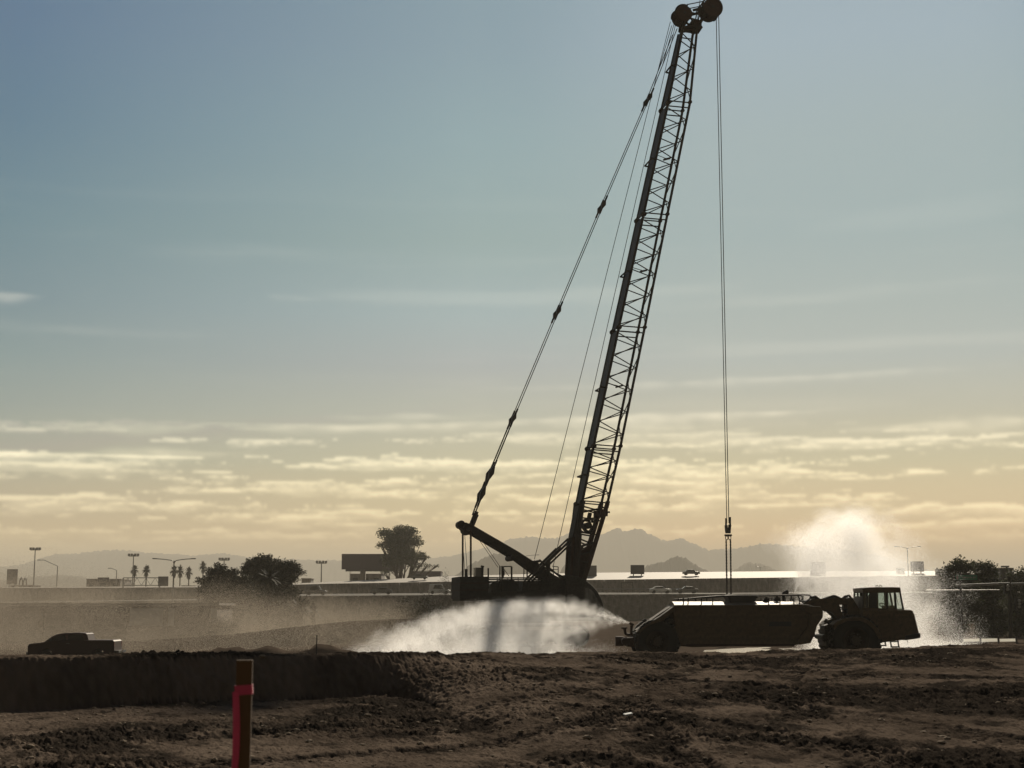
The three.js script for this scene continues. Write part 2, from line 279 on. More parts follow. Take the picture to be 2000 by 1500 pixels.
// stones and clods lying on the bench
{
  const r = rng(91), list = [];
  for (let k = 0; k < 2600; k++) {
    const d = 9.5 + 25 * Math.pow(r(), 0.8), x = (r() * 2 - 1) * 0.42 * (d + 2), [h, , bank] = nearHeight(x, d);
    if (bank > 0.2) continue;
    const s = 0.008 + 0.03 * Math.pow(r(), 4), g = new THREE.IcosahedronGeometry(s, 0); g.scale(1.2 + r(), 0.5 + 0.5 * r(), 1 + r()); g.rotateY(r() * 6); g.translate(x, h + s * 0.1, -d); list.push(g);
  }
  single('stones', list, phys(0.17, 0.135, 0.10, 1, { specularIntensity: 0.1 }), 'small loose stones and clods scattered over the rutted dirt', 'stones', null, 'stuff');
}
// standing water left by the water wagon
{
  const r = rng(12), n = 90, sh = new THREE.Shape();
  for (let i = 0; i < n; i++) { const a = i / n * 6.2832, q = 1 + 0.25 * noise(Math.cos(a) * 2, Math.sin(a) * 2) + 0.1 * noise(Math.cos(a) * 6, Math.sin(a) * 6 + 9); const x = Math.cos(a) * 8.2 * q, y = Math.sin(a) * 15 * q; i ? sh.lineTo(x, y) : sh.moveTo(x, y); }
  const g = new THREE.ShapeGeometry(sh); g.rotateX(-Math.PI / 2); g.translate(19.5, -0.335, -88);
  single('puddle', g, mat(0.03, 0.025, 0.02, 0.12), 'shallow sheet of water on the dirt around the water wagon', 'puddle', null, 'structure');
}
// ---------------------------------------------------------------- mountains
function range(name, label, profile, d, back, seed, material) {
  const rows = 26, cols = profile.cols ?? 260, P = [], U = [], I = [], x0 = profile[0][0], x1 = profile[profile.length - 1][0];
  for (let j = 0; j <= rows; j++) {
    const v = j / rows * 2 - 1;                              // -1 near foot, 0 crest, 1 far foot
    for (let i = 0; i <= cols; i++) {
      const px = mix(x0, x1, i / cols), top = at(px, lerpTable(profile, px), d), hgt = Math.max(0.2, top.y + 1.6);
      const spur = 0.16 * Math.abs(noise(px * 0.045 + seed, v * 2.3)) + 0.06 * noise(px * 0.12 + seed, v * 5), a = Math.abs(v);
      const fall = Math.pow(1 - a, 1.1) * (1 - (a > 0.02 ? spur * Math.sin(Math.PI * Math.min(1, a * 1.1)) : 0));
      const jag = 1 + 0.05 * noise(px * 0.16 + seed, 3) + 0.025 * noise(px * 0.4, seed);
      P.push(top.x, -1.7 + hgt * fall * jag, -d - v * back); U.push(top.x / 60, v * back / 60);
      if (i < cols && j < rows) { const k = j * (cols + 1) + i; I.push(k, k + 1, k + cols + 1, k + 1, k + cols + 2, k + cols + 1); }
    }
  }
  const g = new THREE.BufferGeometry(); g.setAttribute('position', new THREE.Float32BufferAttribute(P, 3)); g.setAttribute('uv', new THREE.Float32BufferAttribute(U, 2)); g.setIndex(I); g.computeVertexNormals();
  return single(name, g, material, label, 'hill', null, 'structure');
}
range('mountain', 'far hazy mountain range with a four peaked summit', Object.assign([[-260, 1122], [-120, 1116], [0, 1108], [40, 1103], [80, 1090], [110, 1082], [150, 1081], [190, 1076], [215, 1074], [250, 1075], [290, 1080], [340, 1082], [380, 1085], [430, 1080], [455, 1083], [480, 1088], [560, 1092], [640, 1094], [700, 1095], [800, 1095], [880, 1086], [930, 1075], [960, 1065], [1000, 1052], [1040, 1048], [1075, 1052], [1100, 1047], [1120, 1037], [1140, 1038], [1160, 1045], [1175, 1044], [1195, 1035], [1207, 1031], [1222, 1037], [1235, 1034], [1250, 1032], [1270, 1043], [1290, 1053], [1305, 1057], [1318, 1053], [1335, 1052], [1350, 1060], [1385, 1075], [1400, 1073], [1440, 1071], [1490, 1062], [1520, 1063], [1560, 1068], [1640, 1072], [1720, 1085], [1760, 1095], [1800, 1110], [1850, 1118], [2050, 1132], [2300, 1125]], { cols: 640 }), 7000, 550, 3, M.rock);
range('hill', 'grey butte on the plain behind the crane deck', [[800, 1160], [860, 1140], [895, 1120], [920, 1101], [945, 1090], [960, 1082], [985, 1080], [1010, 1082], [1035, 1090], [1060, 1105], [1078, 1120], [1092, 1124], [1098, 1108], [1106, 1103], [1116, 1105], [1128, 1120], [1160, 1134], [1200, 1160]], 2900, 120, 11, M.rock);
range('hill', 'small rounded butte beside the dark sign on the freeway', [[1190, 1150], [1240, 1116], [1265, 1104], [1290, 1098], [1300, 1096], [1312, 1089], [1325, 1086], [1340, 1090], [1355, 1101], [1375, 1112], [1390, 1117], [1440, 1150]], 2900, 120, 23, M.rock);
range('hill', 'faint low butte behind the hoist chains', [[1390, 1150], [1435, 1112], [1460, 1098], [1490, 1102], [1520, 1114], [1580, 1140]], 4100, 220, 31, M.rock);
range('hill', 'faint low foothills left of the arched sign', [[-150, 1120], [0, 1134], [40, 1128], [120, 1122], [160, 1126], [210, 1140], [300, 1160]], 4000, 220, 41, M.rock);
// ---------------------------------------------------------------- lattice boom crawler crane
{
  const DEP = 107, YAW = 10 * D2R, base = at(1030, 1200, DEP), x0 = base.x;
  const crane = thing('crawler_crane', 'tall lattice boom crawler crane with hoist chains behind the water spray', 'crane', V(x0, 0, -DEP), YAW);
  const C = (px, py, z = 0) => { const k = at(px, py, 1), kx = k.x, ky = k.y - EYE, xl = (kx * DEP - x0) / (Math.cos(YAW) - kx * Math.sin(YAW)); return V(xl, EYE + ky * (DEP + xl * Math.sin(YAW)), z); };
  const mBoom = M.boom, mBody = M.crane;
  // boom: left and right edge of its side face by height in the picture
  const LX = [[55, 1331], [210, 1298], [427, 1250], [646, 1202], [876, 1153], [985, 1131], [1045, 1124], [1150, 1117]], RX = [[55, 1358], [210, 1340], [427, 1296], [646, 1252], [876, 1205], [985, 1180], [1020, 1172], [1150, 1131]];
  const half = (y) => lerpTable([[55, 0.55], [210, 1.0], [985, 1.0], [1150, 0.8]], y);
  const L = (y, s) => C(lerpTable(LX, y), y, s * half(y)), R = (y, s) => C(lerpTable(RX, y), y, s * half(y));
  const cuts = [62, 210, 427, 646, 876, 985];
  for (let k = 0; k < cuts.length - 1; k++) {
    const y0 = cuts[k], y1 = cuts[k + 1], sec = new THREE.Group(); sec.name = 'boom_section'; crane.add(sec);
    for (const s of [-1, 1]) { barPart('chord', L(y0, s), L(y1, s), 0.10, mBoom, sec); barPart('chord', R(y0, s), R(y1, s), 0.10, mBoom, sec); }
    const n = Math.max(2, Math.round((y1 - y0) / 43)), st = (y1 - y0 - 16) / n;
    for (const s of [-1, 1]) {
      for (let i = 0; i < n; i++) {                                           // zigzag lacing of the two side faces
        const a = y0 + 8 + i * st, m = a + st * (s > 0 ? 0.62 : 0.42), b = a + st;
        barPart('lacing_bar', L(a, s), R(m, s), 0.042, mBoom, sec); barPart('lacing_bar', R(m, s), L(b, s), 0.042, mBoom, sec);
      }
      for (const y of [y0 + 5, y1 - 5]) barPart('cross_bar', L(y, s), R(y + 4, s), 0.05, mBoom, sec);
    }
    for (let i = 0; i < n; i++) {                                             // lacing of the front and back faces
      const a = y0 + 8 + i * st, b = a + st, o = i % 2 ? 1 : -1;
      barPart('lacing_bar', R(a, o), R(b, -o), 0.036, mBoom, sec);
      barPart('lacing_bar', L(a, o), L(b, -o), 0.036, mBoom, sec); barPart('lacing_bar', L(a, -o), L((a + b) / 2, o), 0.036, mBoom, sec);
    }
    // walkway boards fixed along the back face
    const p = L(y0 + 3, 0), q = L(y1 - 3, 0), w = part('walkway', UNIT_BOX, M.black, sec); barMatrix(p, q, 0.08, 1.6 * half((y0 + y1) / 2)).decompose(w.position, w.quaternion, w.scale);
    const y = (y0 + y1) / 2;
    part('rope_guide', [bar(L(y, 1).add(V(-0.32, 0.05, 0)), L(y, 1).add(V(0.1, 0, 0)), 0.07), bar(L(y, -1).add(V(-0.32, 0.05, 0)), L(y, -1).add(V(0.1, 0, 0)), 0.07), bar(L(y, -1).add(V(-0.32, 0.05, 0)), L(y, 1).add(V(-0.32, 0.05, 0)), 0.06)], mBody, sec);
    for (const s of [-1, 1]) { part('joint_pin', disc(L(y1 - 2, s), 0.2, 0.3, 10), mBoom, sec); part('joint_pin', disc(R(y1 - 2, s), 0.15, 0.24, 10), mBoom, sec); }
    if (k > 0 && k < 4) { const m = mix(y0, y1, 0.48); part('boom_light', [box(0, 0, 0, 0.55, 0.1, 0.3, 0, 0, 0.28).translate(...C(mix(lerpTable(LX, m), lerpTable(RX, m), 0.55), m, 0.5).toArray()), bar(C(mix(lerpTable(LX, m), lerpTable(RX, m), 0.5), m - 1, 0.5), L(m - 4, 1), 0.03)], mBody, sec); }
  }
  // butt section: plated foot with the boom winch inside
  {
    const sec = new THREE.Group(); sec.name = 'boom_foot'; crane.add(sec);
    for (const s of [-1, 1]) {
      barPart('chord', L(985, s), L(1045, s), 0.20, mBoom, sec); barPart('chord', L(1045, s), L(1150, s), 0.26, mBoom, sec); barPart('chord', R(985, s), R(1150, s), 0.19, M.rust, sec);
      for (const [a, b] of [[990, 1002], [1002, 992], [1012, 1020], [1040, 1046], [1052, 1066], [1072, 1058], [1085, 1078], [1095, 1100]]) barPart('lacing_bar', L(a, s), R(b, s), 0.06, mBoom, sec);
      part('side_plate', slab([C(1112, 1050), C(1127, 1050), C(1129, 1095), C(1126, 1160), C(1112, 1160), C(1108, 1120)], s * half(1100) - 0.06, s * half(1100) + 0.06, 0.02), M.rust, sec);
      part('foot_plate', slab([C(1133, 1075), C(1160, 1060), C(1150, 1095), C(1141, 1130), C(1131, 1158), C(1116, 1165), C(1112, 1140), C(1125, 1110)], s * 0.5 - 0.06, s * 0.5 + 0.06, 0.02), M.rust, sec);
      part('pin_block', box(...C(1173, 1003, s * 0.95).toArray(), 0.55, 0.5, 0.3), M.rust, sec); barPart('pin', C(1168, 1001, s * 0.95), C(1185, 1002, s * 0.95), 0.07, mBody, sec);
    }
    part('walkway', slab([C(1126, 988), C(1136, 988), C(1130, 1050), C(1114, 1050)], -0.8, 0.8, 0.03), mBody, sec);
    part('winch', [disc(C(1146, 1027, 0), 0.24, 1.0, 18), new THREE.TorusGeometry(0.46, 0.07, 6, 22).translate(...C(1146, 1027, 0.5).toArray()), new THREE.TorusGeometry(0.46, 0.07, 6, 22).translate(...C(1146, 1027, -0.5).toArray()), bar(C(1152, 1002, 0.1), C(1148, 1018, 0.1), 0.16), bar(C(1140, 1016, 0.5), C(1160, 1012, 0.5), 0.07), bar(C(1136, 1040, -0.5), C(1154, 1038, 0.5), 0.06), bar(C(1138, 1032, 0.4), C(1158, 1046, 0.4), 0.05)], mBody, sec);
    part('fairlead', [disc(C(1136, 1086, 0), 0.3, 0.5, 16), box(...C(1140, 1092, 0.2).toArray(), 0.6, 0.25, 0.7), box(...C(1135, 1075, -0.2).toArray(), 0.3, 0.5, 0.6), bar(C(1128, 1066), C(1143, 1100), 0.1), bar(C(1146, 1070), C(1128, 1105), 0.09), box(...C(1134, 1112, 0).toArray(), 0.5, 0.6, 1.0), box(...C(1130, 1135, 0).toArray(), 0.6, 0.7, 0.8)], M.rust, sec);
  }
  // boom head with its two rope wheels
  {
    const head = new THREE.Group(); head.name = 'boom_head'; crane.add(head);
    const tip = (px, py, z) => C(px, py, z);
    const wheel = (px, py, r, n, w) => { const g = new THREE.Group(); g.name = 'sheave_block'; head.add(g); return g; };
    const sheaves = [];
    for (let i = 0; i < 4; i++) { const z = -0.45 + 0.3 * i; for (const [px, py, r] of [[1333, 31, 0.60], [1388, 19, 0.70]]) { const m = part('sheave', new THREE.LatheGeometry([[0.1, -0.07], [r * 0.85, -0.05], [r, -0.1], [r, -0.07], [r * 0.9, 0], [r, 0.07], [r, 0.1], [r * 0.85, 0.05], [0.1, 0.07]].map(([a, b]) => new THREE.Vector2(a, b)), 28), M.rust, head); m.rotation.x = Math.PI / 2; m.position.copy(tip(px, py, z)); } }
    for (const s of [-1, 1]) {
      part('sheave_plate', disc(tip(1332, 32, s * 0.62), 0.64, 0.05, 26), M.rust, head); part('sheave_plate', disc(tip(1387, 20, s * 0.62), 0.74, 0.05, 26), M.rust, head);
      part('sheave_guard', [new THREE.TorusGeometry(0.68, 0.07, 6, 20, 2.2).rotateZ(1.1).translate(...tip(1332, 31, s * 0.55).toArray()), new THREE.TorusGeometry(0.80, 0.06, 6, 24, 4.4).rotateZ(-1.0).translate(...tip(1387, 19, s * 0.55).toArray())], mBody, head);
      for (const [a, b, c, d, r] of [[1331, 58, 1333, 40, 0.12], [1358, 62, 1342, 34, 0.07], [1358, 62, 1374, 32, 0.1], [1350, 25, 1374, 19, 0.1], [1342, 28, 1372, 36, 0.06], [1331, 58, 1358, 54, 0.1], [1336, 48, 1358, 62, 0.06], [1338, 14, 1368, 8, 0.04], [1357, 60, 1364, 24, 0.05], [1362, 22, 1370, 6, 0.05]]) barPart('strut', tip(a, b, s * 0.5), tip(c, d, s * 0.5), r, mBoom, head);
    }
    part('axle', [bar(tip(1333, 31, -0.7), tip(1333, 31, 0.7), 0.1, 10), bar(tip(1388, 19, -0.7), tip(1388, 19, 0.7), 0.12, 10), bar(tip(1358, 58, -0.6), tip(1358, 58, 0.6), 0.16, 10)], mBody, head);
    part('cross_beam', [bar(tip(1331, 57, 0), tip(1358, 57, 0), 0.14), box(...tip(1361, 52, 0).toArray(), 0.45, 0.6, 1.1), box(...tip(1352, 48, 0).toArray(), 0.3, 0.4, 0.9), bar(tip(1362, 64, 0), tip(1370, 52, 0), 0.14)], M.rust, head);
    barPart('aerial', tip(1362, 40, 0), tip(1369, -14, 0), 0.025, mBody, head);
  }
  // hoist ropes, hook and the pair of chains hanging from it
  const ropeR = 0.030, r2 = rng(7);
  for (const [s, a, b] of [[-0.12, 1399.6, 1420], [0.12, 1402.6, 1423.2]]) barPart('hoist_rope', C(a, 22, s), C(b, 1022, s * 0.4), ropeR, M.rope, crane);
  {
    const hook = part('hook_block', [bar(C(1418.8, 1012, -0.1), C(1418.8, 1030, -0.1), 0.07), bar(C(1425.2, 1010, 0.1), C(1425.2, 1030, 0.1), 0.07), bar(C(1418, 1026, 0), C(1419.5, 1040, 0), 0.12), bar(C(1425.4, 1025, 0), C(1424, 1040, 0), 0.12), box(...C(1422, 1037, 0).toArray(), 0.32, 0.35, 0.3), bar(C(1415.5, 1045.5, 0), C(1429, 1045.5, 0), 0.085)], M.rope, crane);
    for (const x of [1419.2, 1425.2]) part('shackle', new THREE.TorusGeometry(0.12, 0.035, 6, 14).scale(0.8, 1.25, 1).translate(...C(x, 1050.5, 0).toArray()), M.rope, hook);
    for (const [a, b, z] of [[1419.5, 1421.5, -0.15], [1425.5, 1426.8, 0.15]]) {
      const links = []; for (let i = 0; i < 44; i++) { const t = i / 43, g = new THREE.TorusGeometry(0.075, 0.028, 5, 10); g.scale(0.75, 1.15, 1); g.rotateY(i % 2 ? 0.3 : 1.7); const p = C(mix(a, b, t), mix(1056, 1182, t), z); links.push(g.translate(p.x, p.y, p.z)); }
      tag(part('hoist_chain', links, M.rope, crane), null, null, null, 'stuff');
    }
    part('swivel_bar', [bar(C(1416, 1182, 0), C(1432, 1182, 0), 0.12), bar(C(1424, 1182, 0), C(1424, 1196, 0), 0.1)], M.rope, crane);
  }
  // pendant lines from the mast to the boom head, with their link plates
  const joints = [[1318, 62], [1265, 195], [1175, 404], [1088, 610], [1001, 818], [957, 925], [940, 965], [925, 1005]];
  for (let i = 0; i < joints.length - 1; i++) {
    const [a, b] = joints[i], [c, d] = joints[i + 1];
    for (const s of [-1, 1]) {
      const z = s * 0.62; for (const o of [-0.06, 0.06]) barPart('pendant_line', C(a, b, z + o), C(c, d, z + o), i > 3 ? 0.045 : 0.026, M.rope, crane);
      if (i) { const t = V(c - a, d - b, 0).normalize(), w = i > 4 ? 20 : 12, wd = i > 4 ? 5.2 : 4.2; part('link_plate', [slab([C(a - t.x * w, b - t.y * w), C(a + t.y * wd, b - t.x * wd), C(a + t.x * w, b + t.y * w), C(a - t.y * wd, b + t.x * wd)], z - 0.16, z + 0.16, 0.03), bar(C(a - t.x * (w + 7), b - t.y * (w + 7), z), C(a + t.x * (w + 7), b + t.y * (w + 7), z), 0.075)], M.rope, crane); }
    }
  }
  for (const [a, b, c, d, z] of [[1311, 40, 1045, 1092, -0.25], [1319, 44, 1079, 1106, 0.25]]) barPart('winch_rope', C(a, b, z), C(c, d, z), 0.024, M.rope, crane);
  for (const s of [-1, 1]) barPart('head_rope', C(1315, 46, s * 0.4), C(1290, 132, s * 0.6), 0.026, M.rope, crane);
  // mast and its back legs
  for (const s of [-1, 1]) {
    part('mast_beam', slab([C(907, 1021), C(922, 1027), C(1010, 1078), C(1108, 1142), C(1100, 1152), C(1075, 1146), C(1004, 1094), C(912, 1040), C(899, 1032)], s * 0.5 - 0.14, s * 0.5 + 0.14, 0.03), M.crane, crane);
    part('back_leg', bar(C(911.5, 1037, s * 2.0), C(911.5, 1132, s * 2.0), 0.075), M.rust, crane);
    part('boom_stop', [bar(C(1113, 1052, s * 0.8), C(1028, 1134, s * 0.8), 0.075), bar(C(1113, 1060, s * 0.8), C(1024, 1146, s * 0.8), 0.075), bar(C(1092, 1071, s * 0.8), C(1048, 1114, s * 0.8), 0.12)], mBody, crane);
    part('gantry_post', [bar(C(1066, 1096, s * 1.0), C(1064, 1152, s * 1.0), 0.15), bar(C(1048, 1094, s * 1.0), C(1094, 1132, s * 1.0), 0.07), bar(C(1052, 1106, s * 1.0), C(1100, 1130, s * 1.0), 0.06)], mBody, crane);
    barPart('guy_wire', C(938, 1054, s * 0.5), C(975, 1108, s * 0.5), 0.02, M.rope, crane); barPart('guy_wire', C(905, 1040, s * 0.6), C(911, 1128, s * 0.6), 0.02, M.rope, crane);
  }
  part('mast_head', [slab([C(893, 1024), C(896, 1019), C(911, 1023), C(920, 1029), C(922, 1038), C(906, 1041), C(899, 1034)], -0.6, 0.6, 0.06), disc(C(899, 1025, 0), 0.28, 1.2, 16), bar(C(911.5, 1036, -2.1), C(911.5, 1036, 2.1), 0.13), bar(C(918, 1034, 0), C(930, 1004, 0), 0.22), bar(C(920, 1026, 0.5), C(929, 1000, 0.5), 0.16), disc(C(912, 1034, 0), 0.4, 1.5, 18), box(...C(929, 1034, 0).toArray(), 0.8, 0.16, 1.2, 0, 0, -0.5)], mBody, crane);
  part('mast_lug', [disc(C(998, 1090, 0), 0.22, 2.6, 14), bar(C(1046, 1097, -1.1), C(1046, 1097, 1.1), 0.1), box(...C(1042, 1097, 0).toArray(), 0.9, 0.08, 1.4)], mBody, crane);
  // upper works
  part('counterweight', [box(...C(917, 1148, 0).toArray(), 2.0, 1.5, 4.4), box(...C(917, 1166, 0).toArray(), 1.9, 0.55, 4.0)], mBody, crane);
  for (const y of [1140, 1153]) part('counterweight_slab', box(...C(917, y, 0).toArray(), 2.06, 0.06, 4.46), M.rust, crane);
  part('machine_deck', [slab([C(935, 1158), C(1118, 1150), C(1122, 1166), C(1100, 1176), C(940, 1176)], -1.5, 1.5, 0.04)], mBody, crane);
  part('engine_house', [slab([C(1015, 1137), C(1108, 1132), C(1112, 1154), C(1012, 1160)], -1.45, 1.45, 0.06), box(...C(1090, 1143, 0.4).toArray(), 1.5, 0.9, 2.2)], mBody, crane);
  for (const [px, w, h] of [[977, 0.9, 0.75], [993, 0.8, 0.8], [962, 0.5, 0.55]]) part('rope_drum', [disc(C(px, 1146, 0), h * 0.5, 2.0, 18), disc(C(px, 1146, 1.0), h * 0.62, 0.08, 18), disc(C(px, 1146, -1.0), h * 0.62, 0.08, 18), box(...C(px, 1153, 0).toArray(), w, 0.35, 2.2)], M.black, crane);
  part('handrail', [1128.5, 1132, 1136].map((y) => bar(C(948, y, 1.45), C(1110, y + 0.5, 1.45), 0.03)).concat([1128.5, 1132, 1136].map((y) => bar(C(948, y, -1.45), C(1110, y + 0.5, -1.45), 0.03)), [948, 965, 985, 1005, 1025, 1045, 1078].map((x) => bar(C(x, 1128, 1.45), C(x, 1150, 1.45), 0.03))), mBody, crane);
  part('tank', box(...C(934, 1119, -0.3).toArray(), 0.45, 0.75, 1.0), M.paintGrey, crane);
  part('exhaust_stack', [bar(C(941, 1106, 0.3), C(941, 1132, 0.3), 0.09), bar(C(938, 1106, 0.3), C(944, 1107, 0.3), 0.07)], M.black, crane); part('exhaust_stack', bar(C(951, 1110, 0.6), C(951, 1132, 0.6), 0.06), mBody, crane);
  part('post', [bar(C(971, 1106, 1.2), C(971, 1172, 1.2), 0.05), bar(C(975, 1106, 1.2), C(975, 1172, 1.2), 0.06), box(...C(977, 1120, 1.2).toArray(), 0.2, 0.35, 0.2), bar(C(911, 1112, 0), C(909, 1128, 0.2), 0.1)], mBody, crane);
  part('guard_frame', [bar(C(979, 1107, 0.9), C(979, 1130, 0.9), 0.045), bar(C(979, 1107, 0.9), C(995, 1107, 0.9), 0.045), bar(C(995, 1107, 0.9), C(995, 1132, 0.9), 0.07), bar(C(980, 1112, 0.9), C(990, 1126, 0.9), 0.025), bar(C(1018, 1109, 1), C(1018, 1132, 1), 0.03), bar(C(1027, 1109, 0.5), C(1027, 1132, 0.5), 0.05)], mBody, crane);
  part('deck_rail', [bar(C(1072, 1107, 1.3), C(1083, 1108, 1.3), 0.03), bar(C(1083, 1108, 1.3), C(1083, 1122, 1.3), 0.035), bar(C(1074, 1107, 1.3), C(1074, 1124, 1.3), 0.03), bar(C(1069, 1113, 1.3), C(1083, 1113, 1.3), 0.025)], mBody, crane);
  // rounded housing beside the boom foot
  { const pts = []; for (let i = 0; i <= 16; i++) { const a = i / 16 * Math.PI / 2; pts.push(C(1095 + 74 * Math.cos(a), 1200 - 76 * Math.sin(a))); } pts.push(C(1095, 1205), C(1169, 1205)); const g = slab(pts.slice(0, 17).concat([C(1095, 1206), C(1169, 1206)]), 0.3, 1.9, 0.06); const cab = part('cab', g, mBody, crane); part('window', slab([C(1130, 1150), C(1146, 1152), C(1157, 1175), C(1130, 1175)], 1.9, 1.92), M.darkGlass, cab); }
  // car body and tracks
  part('turntable', [new THREE.CylinderGeometry(1.5, 1.6, 0.6, 28).translate(C(1022, 1180).x, 2.45, 0), box(C(1022, 1180).x, 1.75, 0, 3.2, 0.9, 3.0)], M.black, crane);
  for (const s of [-1, 1]) {
    const tr = new THREE.Group(); tr.name = 'crawler_track'; crane.add(tr); const cx = C(1022, 1200).x, z = s * 2.6; tr.position.y = -0.36;
    part('track_frame', box(cx, 0.75, z, 6.6, 0.7, 0.7), M.black, tr);
    for (let i = 0; i < 7; i++) part('roller', disc(V(cx - 3 + i, 0.42, z), 0.26, 0.8, 14), M.black, tr);
    part('idler', disc(V(cx - 3.4, 0.72, z), 0.6, 0.8, 18), M.black, tr); part('sprocket', disc(V(cx + 3.4, 0.72, z), 0.6, 0.8, 18), M.black, tr);
    for (let i = 0; i < 52; i++) { const t = i / 52 * (6.8 * 2 + Math.PI * 1.36 * 1) ; let x, y, a; const q = 0.68, len = 6.8; if (t < len) { x = cx - 3.4 + t; y = 0.72 - q; a = 0; } else if (t < len + Math.PI * q) { const b = (t - len) / q - Math.PI / 2; x = cx + 3.4 + q * Math.cos(b); y = 0.72 + q * Math.sin(b); a = b + Math.PI / 2; } else if (t < 2 * len + Math.PI * q) { x = cx + 3.4 - (t - len - Math.PI * q); y = 0.72 + q; a = 0; } else { const b = (t - 2 * len - Math.PI * q) / q + Math.PI / 2; x = cx - 3.4 + q * Math.cos(b); y = 0.72 + q * Math.sin(b); a = b + Math.PI / 2; }
      const m = part('track_shoe', UNIT_BOX, M.black, tr); m.position.set(x, y + 0.06, z); m.scale.set(0.3, 0.1, 1.0); m.rotation.z = a; }
  }
}
